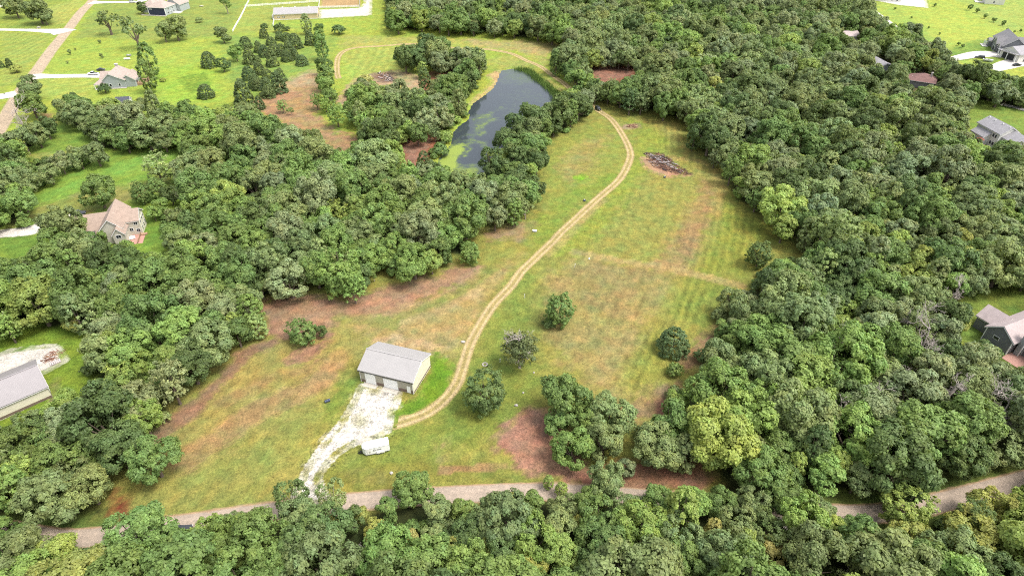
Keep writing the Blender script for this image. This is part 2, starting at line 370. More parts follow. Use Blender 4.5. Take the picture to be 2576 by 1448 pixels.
stroke([(1000, 800), (1150, 740), (1260, 660)], 2.2, (128, 146, 58), .7, 2, 2, .5)
stroke([(1010, 815), (1120, 780), (1200, 735)], 2.0, (200, 170, 110), .6, 1, 2, .5)
stroke([(850, 800), (960, 808), (990, 818)], 2.6, (128, 150, 62), .7, 1.5, 2, .4)
for s_ in ([(605, 890), (665, 868)], [(470, 1045), (560, 950), (605, 905)], [(385, 1110), (440, 1060), (480, 1030)]):
    stroke(s_, 3.2, (164, 122, 92), .9, 1.5, 2, .2)
zone([(280, 1300), (290, 1232), (322, 1232), (318, 1290)], (150, 66, 42), .95, 1.2, 1.5)
zone([(285, 1300), (292, 1262), (312, 1262), (306, 1300)], (140, 40, 30), .8, 1, 1)
zone([(870, 945), (905, 935), (910, 975), (880, 1010), (850, 1050), (800, 1080), (800, 1020), (840, 985)], (122, 146, 56), .85, 2, 3, .4)
zone([(1082, 915), (1100, 890), (1148, 930), (1135, 985), (1075, 1040), (1010, 1052), (990, 1010), (1045, 992)], (108, 152, 26), .95, 1.5, 2.5, .1)
zone([(965, 1085), (1080, 1045), (1150, 985), (1180, 900), (1260, 880), (1340, 900), (1380, 990), (1300, 1050), (1150, 1150), (1000, 1190), (830, 1210), (870, 1140)], (128, 146, 56), .8, 3, 5, .35)
zone([(820, 1190), (900, 1150), (1240, 1150), (1330, 1190), (1120, 1215), (850, 1235)], (140, 140, 58), .8, 3, 4, .4)
zone([(1200, 1185), (1390, 1190), (1400, 1205), (1200, 1215)], (116, 132, 56), .7, 1.5, 2, .3)
zone([(1095, 1105), (1125, 1100), (1128, 1155), (1110, 1158)], (188, 158, 96), .8, .8, 1, .4)
stroke([(1110, 1182), (1270, 1172)], .9, (184, 136, 88), .8, .6, .6, .4)
zone([(1060, 1200), (1000, 1195), (880, 1185), (890, 1205)], (166, 140, 78), .5, 2, 3, .5)
zone([(1232, 1112), (1285, 1065), (1330, 1025), (1400, 1040), (1440, 1150), (1490, 1190), (1480, 1215), (1400, 1205), (1300, 1182)], (178, 128, 104), .97, 1.5, 2.5, .1)
zone([(1560, 1160), (1700, 1150), (1800, 1195), (1745, 1232), (1570, 1250), (1420, 1225), (1470, 1195)], (168, 114, 88), .97, 1.5, 2, .1)
zone([(1590, 1000), (1690, 945), (1705, 970), (1665, 1055), (1590, 1062), (1565, 1020)], (172, 132, 98), .85, 2, 3, .3)
zone([(1655, 1050), (1690, 955), (1712, 960), (1700, 1050)], (152, 106, 84), .9, 1.5, 2, .2)
zone([(1715, 885), (1800, 818), (1800, 860), (1745, 935), (1710, 930)], (166, 120, 90), .9, 1.5, 2, .2)
zone([(1330, 760), (1440, 640), (1640, 672), (1705, 690), (1690, 750), (1600, 870), (1545, 960), (1590, 1010), (1500, 985), (1430, 930), (1390, 870)], (170, 150, 84), .82, 5, 6, .35)
zone([(1480, 640), (1640, 668), (1610, 760), (1480, 800), (1420, 740)], (156, 134, 76), .6, 5, 6, .5)
zone([(1530, 860), (1610, 800), (1560, 920), (1600, 985), (1540, 990), (1490, 920)], (184, 154, 84), .7, 3, 4, .4)
zone([(1770, 455), (1810, 480), (1800, 560), (1730, 690), (1630, 670), (1690, 590), (1740, 500)], (172, 136, 84), .9, 4, 5, .35)
zone([(1480, 525), (1590, 440), (1740, 450), (1740, 510), (1680, 600), (1600, 660), (1450, 630), (1400, 640)], (154, 154, 74), .8, 6, 7, .45)
zone([(1390, 640), (1480, 540), (1590, 400), (1600, 330), (1560, 300), (1640, 300), (1700, 330), (1660, 380), (1600, 470), (1530, 570), (1450, 640)], (146, 164, 54), .75, 4, 5, .35)
zone([(1600, 300), (1715, 305), (1725, 360), (1800, 440), (1815, 480), (1770, 440), (1690, 350)], (172, 158, 84), .8, 3, 4, .3)
zone([(1815, 480), (1930, 575), (1975, 618), (1900, 610), (1880, 690), (1750, 690), (1800, 570)], (140, 150, 54), .8, 4, 5, .3)
zone([(1720, 690), (1860, 720), (1790, 790), (1780, 830), (1680, 800), (1640, 850), (1690, 740)], (128, 146, 56), .8, 4, 5, .3)
zone([(1580, 920), (1650, 850), (1720, 830), (1660, 960), (1590, 1000), (1560, 960)], (144, 152, 62), .7, 3, 4, .4)
zone([(1380, 350), (1500, 310), (1570, 340), (1580, 400), (1530, 470), (1440, 540), (1370, 520), (1360, 450)], (150, 160, 66), .75, 4, 6, .4)
zone([(1400, 420), (1470, 350), (1540, 340), (1480, 430), (1430, 460)], (172, 150, 84), .6, 4, 5, .5)
zone([(1445, 445), (1470, 440), (1482, 452), (1458, 458)], (140, 190, 30), .9, 1, 1.5)
zone([(1330, 560), (1450, 480), (1540, 440), (1420, 560), (1290, 700), (1230, 760), (1330, 640)], (124, 156, 48), .6, 3, 4, .45)
zone([(1180, 900), (1230, 790), (1330, 690), (1380, 760), (1340, 860), (1250, 900)], (126, 146, 58), .75, 4, 5, .35)
zone([(1010, 1020), (1080, 1030)], (0, 0, 0), 0)
# wheel worn lines and lanes in the grass
stroke([(1448, 634), (1513, 647), (1575, 659), (1650, 669), (1713, 682), (1788, 699), (1863, 719)], 2.4, (186, 162, 92), .8, 1, .8, .15)
stroke([(1690, 397), (1765, 405), (1800, 430), (1815, 470), (1800, 540)], 3.0, (178, 160, 92), .7, 1.5, 1.2, .2)
stroke([(1380, 640), (1450, 570), (1520, 500)], 1.6, (196, 164, 98), .6, 1, 1.4, .55)
# fire scars
zone([(1612, 398), (1640, 392), (1700, 432), (1735, 440), (1680, 446), (1640, 432), (1618, 418)], (198, 150, 112), .95, 1.2, 1.5, .1)
zone([(1625, 384), (1665, 388), (1720, 430), (1735, 438), (1700, 436), (1650, 420)], (96, 66, 58), .9, 1, 1.2, .1)
zone([(935, 184), (990, 184), (1000, 205), (955, 208)], (130, 96, 84), .85, 1.2, 1.5, .2)
zone([(1562, 312), (1608, 312), (1612, 322), (1566, 324)], (190, 150, 116), .9, 1, 1.2, .1)
# garden rows on the north lawn
for k in range(6):
    stroke([(448 + k * 12, 196 - k * 2.4), (482 + k * 9, 234 - k * 4)], .9, (112, 146, 44), .8, .5, .3, .1)

ROW_DIR = np.array([.40, .917])
def mow_coord(x, y):
    t = np.zeros_like(x); a = np.zeros_like(x)
    cen = x * ROW_DIR[1] - y * ROW_DIR[0]
    bend = .0009 * (y - 150) ** 2
    return cen + bend
MOW_ZONES = [(gpoly([(1720, 690), (1860, 720), (1790, 790), (1760, 830), (1600, 1000), (1540, 960), (1690, 740)]), .55, 2.6),
             (gpoly([(1740, 560), (1815, 480), (1930, 575), (1880, 700), (1720, 690), (1700, 640)]), .42, 2.6),
             (gpoly([(1400, 640), (1590, 440), (1740, 450), (1740, 600), (1600, 860), (1400, 900), (1330, 760)]), .22, 3.4),
             (gpoly([(300, 1280), (600, 890), (900, 830), (850, 980), (750, 1200)]), .14, 3.4),
             (gpoly([(1620, 300), (1720, 310), (1800, 440), (1730, 420), (1640, 340)]), .4, 2.6),
             (gpoly([(858, 130), (1000, 118), (1020, 170), (870, 200)]), .25, 4.5),
             (gpoly([(0, 80), (140, 85), (0, 235)]), .3, 4.0), (gpoly([(0, -30), (220, -30), (160, 72), (0, 72)]), .25, 4.0)]

def colour_ground(x, y):
    """albedo of the soil and sward at x, y plus mowing-row phase and strength"""
    n = x.size
    c = np.tile(np.array(A(66, 74, 40)), (n, 1))
    c *= (.75 + .5 * fbm(x, y, 6, 5))[:, None]
    w1 = fbm(x, y, 9, 1) - .5; w2 = fbm(x, y, 3.1, 2) - .5; w3 = fbm(x, y, 1.5, 3, 2) - .5
    for pw, cc in zip(CLEAR_W, CLEAR_COL):
        d = sdf(x, y, pw, 30)
        t = smooth(4.5, 1.0, d + 5 * w2)
        c += (np.array(A(*cc)) - c) * t[:, None]
    p1 = fbm(x, y, 7.0, 11, 4); p2 = fbm(x, y, 2.4, 12, 3)
    for pts, cc, s, soft, wob, patch, closed, width in Z:
        if s <= 0: continue
        m = (x > pts[:, 0].min() - 25) & (x < pts[:, 0].max() + 25) & (y > pts[:, 1].min() - 25) & (y < pts[:, 1].max() + 25)
        if not m.any(): continue
        xm, ym = x[m], y[m]
        d = sdf(xm, ym, pts, 25, closed) - (0 if closed else width / 2)
        t = smooth(soft * .65, -soft * .65, d + wob * 2.1 * (w1[m] * .55 + w2[m] * .45 + w3[m] * .35)) * s
        t = t * (1 - patch + patch * smooth(.36, .62, .6 * p1[m] + .4 * p2[m]))
        c[m] += (cc - c[m]) * t[:, None]
    # blotchy growth: greener, drier, darker
    g = fbm(x, y, 4.5, 31, 3) - .5; g2 = fbm(x, y, 14, 41, 3) - .5
    g3 = fbm(x, y, 2.0, 61, 2) - .5; dry = np.stack([.985 + .34 * g + .16 * g2 + .3 * g3, 1 + .04 * g, 1 - .10 * g], 1)
    c *= dry * (1 + .48 * (fbm(x, y, 1.8, 51, 2) - .5))[:, None]
    mow = np.zeros(n); ph = np.zeros(n)
    mc = mow_coord(x, y)
    for pts, a, per in MOW_ZONES:
        t = smooth(4, -4, sdf(x, y, pts, 10) + 6 * w1) * a
        up = t * .66 > mow; mow = np.where(up, t * .66, mow); ph = np.where(up, mc / per, ph)
    ph = np.where(ph == 0, mc / 2.6, ph)
    return c, ph, mow

def ground_material():
    m, nt, b = new_mat('turf_and_soil')
    at = N(nt, 'ShaderNodeAttribute', attribute_name='albedo')
    aph = N(nt, 'ShaderNodeAttribute', attribute_name='row_phase'); amo = N(nt, 'ShaderNodeAttribute', attribute_name='row_strength')
    agr = N(nt, 'ShaderNodeAttribute', attribute_name='grain')
    geo = N(nt, 'ShaderNodeNewGeometry')
    def noise(scale, det, rough=.6):
        n = N(nt, 'ShaderNodeTexNoise'); n.inputs['Scale'].default_value = scale; n.inputs['Detail'].default_value = det; n.inputs['Roughness'].default_value = rough
        nt.links.new(geo.outputs['Position'], n.inputs['Vector']); return n
    def math_(op, a, b_=None, c_=None):
        n = N(nt, 'ShaderNodeMath', operation=op)
        for i, v in enumerate((a, b_, c_)):
            if v is None: continue
            if isinstance(v, (int, float)): n.inputs[i].default_value = v
            else: nt.links.new(v, n.inputs[i])
        return n.outputs[0]
    def noise_rot(scale, det, rough, ang, stretch=(1, 1, 1)):
        mp = N(nt, 'ShaderNodeMapping'); mp.inputs['Rotation'].default_value = (0, 0, ang); mp.inputs['Scale'].default_value = stretch
        n = noise(scale, det, rough); nt.links.new(geo.outputs['Position'], mp.inputs[0]); nt.links.new(mp.outputs[0], n.inputs['Vector']); n.inputs['Distortion'].default_value = .6; return n
    n1 = noise_rot(.5, 5, .65, .61); n2 = noise_rot(2.3, 4, .75, -.45)
    n3 = noise_rot(1.0, 4, .7, -math.atan2(ROW_DIR[0], ROW_DIR[1]) * -1.0, (1.5, .16, 1)); n4 = noise_rot(.09, 3, .5, .3)
    # value: coarse and fine mottling, and streaks of cut grass along the rows
    f = math_('ADD', math_('MULTIPLY', math_('SUBTRACT', n1.outputs['Fac'], .5), 1.0), math_('MULTIPLY', math_('SUBTRACT', n2.outputs['Fac'], .5), 2.3))
    f = math_('ADD', f, math_('MULTIPLY', math_('SUBTRACT', n3.outputs['Fac'], .5), math_('MULTIPLY', math_('ADD', amo.outputs['Fac'], .25), 1.3)))
    f = math_('MULTIPLY', f, agr.outputs['Fac'])
    st = math_('SINE', math_('MULTIPLY', math_('ADD', aph.outputs['Fac'], math_('MULTIPLY', n4.outputs['Fac'], .8)), 6.2832))
    st = math_('MULTIPLY', math_('MULTIPLY', st, amo.outputs['Fac']), math_('MULTIPLY', math_('POWER', n4.outputs['Fac'], 1.6), 1.3))
    tot = math_('ADD', math_('ADD', f, st), 1.0)
    vm = N(nt, 'ShaderNodeVectorMath', operation='SCALE'); nt.links.new(at.outputs['Color'], vm.inputs[0]); nt.links.new(tot, vm.inputs['Scale'])
    # bright rows and flecks are drier grass: shift towards straw
    mx = N(nt, 'ShaderNodeMix', data_type='RGBA', blend_type='MULTIPLY')
    mx.inputs['B'].default_value = (1.16, 1.0, .86, 1)
    nt.links.new(vm.outputs[0], mx.inputs['A'])
    nt.links.new(math_('MULTIPLY', math_('ADD', st, math_('MULTIPLY', f, .55)), 1.6), mx.inputs['Factor'])
    nt.links.new(mx.outputs['Result'], b.inputs['Base Color'])
    b.inputs['Roughness'].default_value = .95; b.inputs['Specular IOR Level'].default_value = .15
    bp = N(nt, 'ShaderNodeBump'); bp.inputs['Distance'].default_value = .25; bp.inputs['Strength'].default_value = .5
    nt.links.new(math_('MULTIPLY', n2.outputs['Fac'], agr.outputs['Fac']), bp.inputs['Height']); nt.links.new(bp.outputs[0], b.inputs['Normal'])
    return m
M['ground'] = ground_material()

def set_attrs(me, col, ph, mow, grain):
    a = me.attributes.new('albedo', 'FLOAT_COLOR', 'POINT'); a.data.foreach_set('color', np.concatenate([col, np.ones((len(col), 1))], 1).astype(np.float32).ravel())
    for nm, v in (('row_phase', ph), ('row_strength', mow), ('grain', grain)):
        a = me.attributes.new(nm, 'FLOAT', 'POINT'); a.data.foreach_set('value', np.asarray(v, np.float32))

def axis(parts):
    out = [np.array([parts[0][0]], float)]
    for a, b, st in parts:
        n = max(1, int(round((b - a) / st))); out.append(np.linspace(a, b, n + 1)[1:])
    return np.concatenate(out)
gx = axis([(-2600, -700, 100), (-700, -450, 12), (-450, -230, 2.0), (-230, -130, 1.3), (-130, 140, .8), (140, 260, 1.3), (260, 450, 2.0), (450, 700, 12), (700, 2600, 100)])
gy = axis([(-400, 20, 30), (20, 60, 3), (60, 235, .8), (235, 380, 1.2), (380, 580, 2.0), (580, 760, 9), (760, 3600, 120)])
GX, GY = np.meshgrid(gx, gy)
X_, Y_ = GX.ravel(), GY.ravel()
V_ = np.stack([X_, Y_, H(X_, Y_)], 1)
nx_, ny_ = len(gx), len(gy)
idx = np.arange(nx_ * ny_).reshape(ny_, nx_)
F_ = np.stack([idx[:-1, :-1], idx[:-1, 1:], idx[1:, 1:], idx[1:, :-1]], -1).reshape(-1, 4)
me = mesh_np('ground', V_, F_, True)
c_, p_, m_ = colour_ground(X_, Y_)
set_attrs(me, c_, p_, m_, np.ones(len(X_)))
tag(link('ground', me, None, M['ground']), kind='structure')

# ------------------------------------------------------------------ ribbons laid on the ground: roads, drives, the track
def spline(pts, step):
    P = np.asarray(pts, float); n = len(P)
    Q = np.vstack([2 * P[0] - P[1], P, 2 * P[-1] - P[-2]]); out = []
    for i in range(1, n):
        L = np.hypot(*(Q[i + 1] - Q[i])); k = max(2, int(L / step))
        t = np.linspace(0, 1, k, endpoint=False)[:, None]
        out.append(.5 * (2 * Q[i] + (Q[i + 1] - Q[i - 1]) * t + (2 * Q[i - 1] - 5 * Q[i] + 4 * Q[i + 1] - Q[i + 2]) * t ** 2 + (3 * Q[i] - Q[i - 1] - 3 * Q[i + 1] + Q[i + 2]) * t ** 3))
    return np.vstack(out + [P[-1:]])

def ribbon(name, pd, width, prof, lift, step=.7, nv=13, jitter=.25, grain=1.0, world_pts=None):
    """prof(u, x, y) -> (colour (n,3), weight n); u runs -1..1 across"""
    C = spline(gpoly(pd) if world_pts is None else world_pts, step)
    T = np.gradient(C, axis=0); T /= np.hypot(T[:, 0], T[:, 1])[:, None]
    Nn = np.stack([-T[:, 1], T[:, 0]], 1)
    u = np.linspace(-1, 1, nv)
    hw = (np.full(len(C), width / 2.0) if np.isscalar(width) else np.interp(np.linspace(0, 1, len(C)), np.linspace(0, 1, len(width)), np.array(width) / 2.0))
    off = hw[:, None] * u[None, :]
    j = (vnoise(C[:, 0], C[:, 1], 1.6, 77) - .5) * jitter * 2; j2 = (vnoise(C[:, 0], C[:, 1], 1.6, 78) - .5) * jitter * 2
    off[:, 0] += j; off[:, -1] += j2
    X = C[:, 0][:, None] + Nn[:, 0][:, None] * off; Y = C[:, 1][:, None] + Nn[:, 1][:, None] * off
    x, y = X.ravel(), Y.ravel()
    U = np.tile(u, len(C))
    g, ph, mo = colour_ground(x, y)
    cc, w = prof(U, x, y)
    g = g + (cc - g) * w[:, None]
    k = len(C); ii = np.arange(k * nv).reshape(k, nv)
    F = np.stack([ii[:-1, :-1], ii[1:, :-1], ii[1:, 1:], ii[:-1, 1:]], -1).reshape(-1, 4)[:, ::-1]
    me = mesh_np(name, np.stack([x, y, H(x, y) + lift], 1), F, True)
    set_attrs(me, g, ph, mo * (1 - w), np.full(len(x), grain))
    return tag(link(name, me, None, M['ground']), kind='structure')

def prof_road(U, x, y):
    base = np.tile(A(200, 182, 164), (len(x), 1)) * (1 + .2 * (fbm(x, y, 3, 61) - .5))[:, None]
    tr = np.exp(-((np.abs(U) - .34) / .14) ** 2); base *= (1 + .10 * tr)[:, None]
    sh = smooth(.72, .86, np.abs(U) + .2 * (fbm(x, y, 2.2, 62) - .5))
    base += (np.array(A(196, 160, 118)) - base) * (sh * .8)[:, None]
    w = 1 - smooth(.88, 1.0, np.abs(U) + .25 * (fbm(x, y, 1.5, 63) - .5))
    return base, w
ribbon('road', [(-250, 1335), (-90, 1322), (0, 1332), (60, 1341), (150, 1355), (260, 1348), (350, 1334), (420, 1322), (490, 1312), (600, 1296), (680, 1285), (770, 1274), (870, 1263), (1000, 1252),
        (1120, 1245), (1288, 1237), (1420, 1237), (1580, 1248), (1700, 1258), (1820, 1270), (1950, 1284), (2090, 1291), (2200, 1291), (2300, 1278), (2400, 1254), (2480, 1233),
        (2576, 1208), (2700, 1178), (2900, 1130)], 5.1, prof_road, .05, .8, 15, .25, .5)
def prof_lane(U, x, y):
    base = np.tile(A(206, 186, 160), (len(x), 1)) * (1 + .16 * (fbm(x, y, 4, 64) - .5))[:, None]
    return base, 1 - smooth(.93, 1.0, np.abs(U))
ribbon('road', [(262, -45), (234, 0), (205, 30), (170, 76), (130, 126), (92, 180), (66, 212), (40, 252), (12, 300), (-30, 372), (-80, 470)], 8.2, prof_lane, .05, 1.2, 9)
def prof_conc(U, x, y):
    base = np.tile(A(250, 244, 236), (len(x), 1)) * (1 + .10 * (fbm(x, y, 3, 65) - .5))[:, None]
    return base, np.ones(len(x))
for pts, w in (([(-60, 74), (60, 76), (120, 78), (150, 79), (165, 82)], [5, 5, 6, 9, 16]), ([(228, 7), (260, 6.5), (300, 6), (346, 5), (372, -4)], [12, 6, 5.5, 6, 10]),
               ([(72, 196), (95, 193), (150, 192), (210, 191), (258, 190.5)], [13, 7.5, 6.5, 6.5, 8]), ([(-70, 247), (0, 243), (20, 240), (42, 236)], [9, 9, 9, 12])):
    ribbon('driveway', pts, w, prof_conc, .075, 1.0, 9, .08, .35)
def prof_gravel(U, x, y):
    base = np.tile(A(244, 236, 226), (len(x), 1)) * (1 + .22 * (fbm(x, y, 1.8, 66) - .5))[:, None]
    return base, 1 - smooth(.78, .98, np.abs(U) + .3 * (fbm(x, y, 2, 67) - .5))
ribbon('driveway', [(-90, 596), (0, 588), (60, 582), (95, 574), (125, 560), (160, 552), (205, 545)], [6.5, 6.5, 6.5, 7.5, 9, 8, 7], prof_gravel, .06, .8, 13, .3)
ribbon('driveway', [(2192, 26), (2225, 50), (2262, 78)], 6, prof_conc, .06, 1.2, 7, .1, .4)
ribbon('driveway', [(2375, 155), (2410, 146), (2455, 138), (2490, 136), (2520, 140)], [5, 6.5, 9, 12, 12], prof_conc, .06, 1.2, 9, .1, .4)
ribbon('driveway', [(2496, 175), (2520, 168), (2548, 160), (2590, 155), (2650, 150)], [8, 11, 13, 14, 14], prof_conc, .065, 1.2, 9, .2, .5)
ribbon('driveway', [(2520, 262), (2545, 268), (2590, 280)], 4, prof_conc, .06, 1.2, 7, .2, .5)
def prof_track(U, x, y):
    rut = np.exp(-((np.abs(U) - .46) / .22) ** 2)
    base = np.array(A(216, 192, 146)) * (1 + .22 * (fbm(x, y, 2.0, 68) - .5))[:, None]
    mid = np.tile(A(184, 165, 108), (len(x), 1))
    cc = mid + (base - mid) * np.clip(rut * 1.15, 0, 1)[:, None]
    w = np.clip(1 - smooth(.7, .98, np.abs(U) + .35 * (fbm(x, y, 2.3, 69) - .5)), 0, 1)
    w = w * (.86 + .14 * rut)
    return cc, w
TRACK = [(962, 1074), (1019, 1059), (1069, 1041), (1106, 1016), (1131, 991), (1151, 961), (1160, 936), (1170, 904), (1181, 869), (1196, 839), (1219, 799), (1244, 763), (1269, 737),
         (1288, 717), (1313, 682), (1351, 645), (1388, 610), (1413, 583), (1438, 560), (1468, 532), (1500, 503), (1528, 479), (1553, 457), (1571, 432), (1583, 404), (1586, 387), (1578, 362),
         (1562, 333), (1550, 315), (1534, 297), (1508, 280), (1488, 265), (1462, 244), (1438, 226), (1413, 206), (1388, 189), (1360, 168), (1325, 153), (1288, 136), (1240, 126),
         (1194, 123), (1140, 121), (1080, 112), (1029, 111), (960, 116), (900, 120), (868, 128), (852, 142), (848, 160), (848, 182), (852, 198)]
tw = [4.6] + [3.9] * 12 + [4.0] * 20 + [4.2] * 18
ribbon('dirt_track', TRACK, tw, prof_track, .04, .6, 17, .25)

def fill_sheet(name, pd, cell, lift, colour, soft, wob, grain, kind='structure', mat=None, water=False, pts=None, extra=None):
    """a sheet with a ragged natural outline, built from square cells that lie inside the outline"""
    W = gpoly(pd) if pts is None else pts
    x0, y0 = W.min(0) - 2; x1, y1 = W.max(0) + 2
    ax = np.arange(x0, x1 + cell, cell); ay = np.arange(y0, y1 + cell, cell)
    XX, YY = np.meshgrid(ax, ay); x, y = XX.ravel(), YY.ravel()
    d = sdf(x, y, W, 20) + wob * 2 * (fbm(x, y, 2.6, 71) - .5)
    ii = np.arange(len(x)).reshape(len(ay), len(ax))
    F = np.stack([ii[:-1, :-1], ii[:-1, 1:], ii[1:, 1:], ii[1:, :-1]], -1).reshape(-1, 4)
    keep = (d[F] < soft).any(1); F = F[keep]
    used = np.unique(F); re = np.full(len(x), -1); re[used] = np.arange(len(used)); F = re[F]
    x, y, d = x[used], y[used], d[used]
    z = np.full(len(x), WATER_Z) if water else H(x, y) + lift
    me = mesh_np(name, np.stack([x, y, z], 1), F, True)
    if not water:
        g, ph, mo = colour_ground(x, y)
        w = smooth(soft, -soft, d); cc = colour(x, y, d)
        if extra is not None: w = w * extra(x, y, d)
        g = g + (cc - g) * w[:, None]
        set_attrs(me, g, ph, mo * (1 - w), np.full(len(x), grain))
    o = link(name, me, None, mat or M['ground']); tag(o, kind=kind)
    return o, x, y, d

def col_gravel(x, y, d):
    return np.tile(A(238, 231, 220), (len(x), 1)) * (1 + .5 * (fbm(x, y, .9, 72, 2) - .5) + .3 * (fbm(x, y, 4, 73) - .5))[:, None]
PAD_D = [(909, 971), (894, 1007), (876, 1037), (861, 1062), (841, 1086), (819, 1113), (794, 1148), (776, 1176), (761, 1203), (752, 1228), (740, 1262), (735, 1275), (822, 1262), (813, 1245),
         (804, 1221), (801, 1206), (809, 1183), (826, 1161), (856, 1133), (894, 1113), (939, 1103), (975, 1082), (980, 1054), (984, 1037), (998, 1012), (1003, 997), (1000, 982), (960, 970)]
fill_sheet('gravel_drive', PAD_D, .4, .07, col_gravel, .8, 1.0, 1.5, extra=lambda x, y, d: np.clip(smooth(.30, .46, fbm(x, y, 1.6, 74, 3) + .12 * smooth(0, -3, d)) * .22 + .78, 0, 1) * (1 - .8 * np.exp(-((x - G(944, 982)[0]) ** 2 + (y - G(944, 982)[1]) ** 2) / 3.0)) * (1 - .55 * np.exp(-((x - G(905, 1060)[0]) ** 2 + (y - G(905, 1060)[1]) ** 2) / 6.0)))
fill_sheet('gravel_yard', [(-60, 912), (0, 892), (25, 882), (100, 873), (135, 872), (148, 878), (163, 908), (120, 933), (90, 945), (0, 990), (-60, 1010)], .5, .07, col_gravel, .7, .8, .9)
fill_sheet('gravel_yard', [(806, 25), (905, 21), (918, 10), (920, -30), (934, -30), (932, 38), (917, 40), (880, 42), (804, 47)], .9, .07, lambda x, y, d: col_gravel(x, y, d) * .95, .8, .8, .7)
fill_sheet('sand_arena', [(807, -30), (905, -30), (905, 17), (807, 20)], 1.2, .06, lambda x, y, d: np.tile(A(196, 164, 116), (len(x), 1)) * (1 + .4 * (fbm(x, y, 6, 75) - .5))[:, None], .6, .3, .8)
fill_sheet('concrete_yard', [(2283, 15), (2332, 20), (2322, -20), (2230, -25), (2215, 4), (2255, 12)], 1.2, .08, lambda x, y, d: np.tile(A(246, 242, 238), (len(x), 1)), .4, .2, .3)

# pond water
def water_material():
    m, nt, b = new_mat('pond_water')
    at = N(nt, 'ShaderNodeAttribute', attribute_name='algae'); geo = N(nt, 'ShaderNodeNewGeometry')
    no = N(nt, 'ShaderNodeTexNoise'); no.inputs['Scale'].default_value = .5; no.inputs['Detail'].default_value = 6; no.inputs['Distortion'].default_value = 1.2
    nt.links.new(geo.outputs['Position'], no.inputs['Vector'])
    ad = N(nt, 'ShaderNodeMath', operation='MULTIPLY_ADD'); ad.inputs[1].default_value = .7
    nt.links.new(no.outputs['Fac'], ad.inputs[0]); nt.links.new(at.outputs['Fac'], ad.inputs[2])
    mr = N(nt, 'ShaderNodeMapRange'); mr.inputs['From Min'].default_value = .50; mr.inputs['From Max'].default_value = 1.25
    nt.links.new(ad.outputs[0], mr.inputs[0])
    cr = N(nt, 'ShaderNodeValToRGB'); e = cr.color_ramp.elements
    e[0].position = 0; e[0].color = (.034, .043, .050, 1); e[1].position = 1; e[1].color = (*A(164, 184, 84), 1)
    q = e.new(.38); q.color = (*A(96, 112, 92), 1); q = e.new(.7); q.color = (*A(138, 158, 84), 1)
    nt.links.new(mr.outputs[0], cr.inputs[0]); nt.links.new(cr.outputs[0], b.inputs['Base Color'])
    rr = N(nt, 'ShaderNodeMapRange'); rr.inputs['To Min'].default_value = .06; rr.inputs['To Max'].default_value = .7
    nt.links.new(mr.outputs[0], rr.inputs[0]); nt.links.new(rr.outputs[0], b.inputs['Roughness'])
    b.inputs['IOR'].default_value = 1.33; b.inputs['Specular IOR Level'].default_value = .5
    n2 = N(nt, 'ShaderNodeTexNoise'); n2.inputs['Scale'].default_value = 1.3; n2.inputs['Detail'].default_value = 3
    nt.links.new(geo.outputs['Position'], n2.inputs['Vector'])
    bp = N(nt, 'ShaderNodeBump'); bp.inputs['Distance'].default_value = .03; bp.inputs['Strength'].default_value = .25
    nt.links.new(n2.outputs['Fac'], bp.inputs['Height']); nt.links.new(bp.outputs[0], b.inputs['Normal'])
    return m
M['water'] = water_material()
po, px_, py_, pd_ = fill_sheet('pond_water', None, .8, 0, None, 3.0, 0, 1, mat=M['water'], water=True, pts=POND)
al = np.zeros(len(px_))
def algae(pd, v, soft=3, wob=4, closed=True, w=0):
    global al
    d = sdf(px_, py_, poly_at(pd, WATER_Z), 25, closed) - w / 2
    t = smooth(soft, -soft, d + wob * 2 * (fbm(px_, py_, 5, 81) - .5)); al = np.maximum(al, v * t)
algae([(1100, 405), (1135, 365), (1160, 362), (1180, 375), (1165, 395), (1150, 420), (1160, 445), (1110, 430)], .95, 2, 3)
algae([(1110, 415), (1210, 418), (1210, 452), (1120, 448)], .7, 3, 3)
for s_ in ([(1141, 362), (1160, 345), (1185, 338), (1205, 345), (1215, 335), (1212, 318), (1240, 300), (1270, 290)], [(1150, 355), (1190, 352), (1215, 360), (1225, 372)],
           [(1178, 362), (1190, 345), (1200, 335), (1206, 315)], [(1190, 300), (1225, 292), (1262, 270)]):
    algae(s_, .56, 1.8, 2.6, False, 1.0)
algae([(1255, 172), (1340, 176), (1385, 230), (1340, 215), (1262, 205)], .36, 8, 6); algae([(1255, 240), (1330, 205), (1400, 250), (1330, 280), (1260, 330)], .2, 9, 8)
algae([(1185, 295), (1240, 285), (1250, 300), (1190, 320)], .35, 3, 4)
al = al * (.75 + .5 * fbm(px_, py_, 3, 82))
a_ = po.data.attributes.new('algae', 'FLOAT', 'POINT'); a_.data.foreach_set('value', al.astype(np.float32))

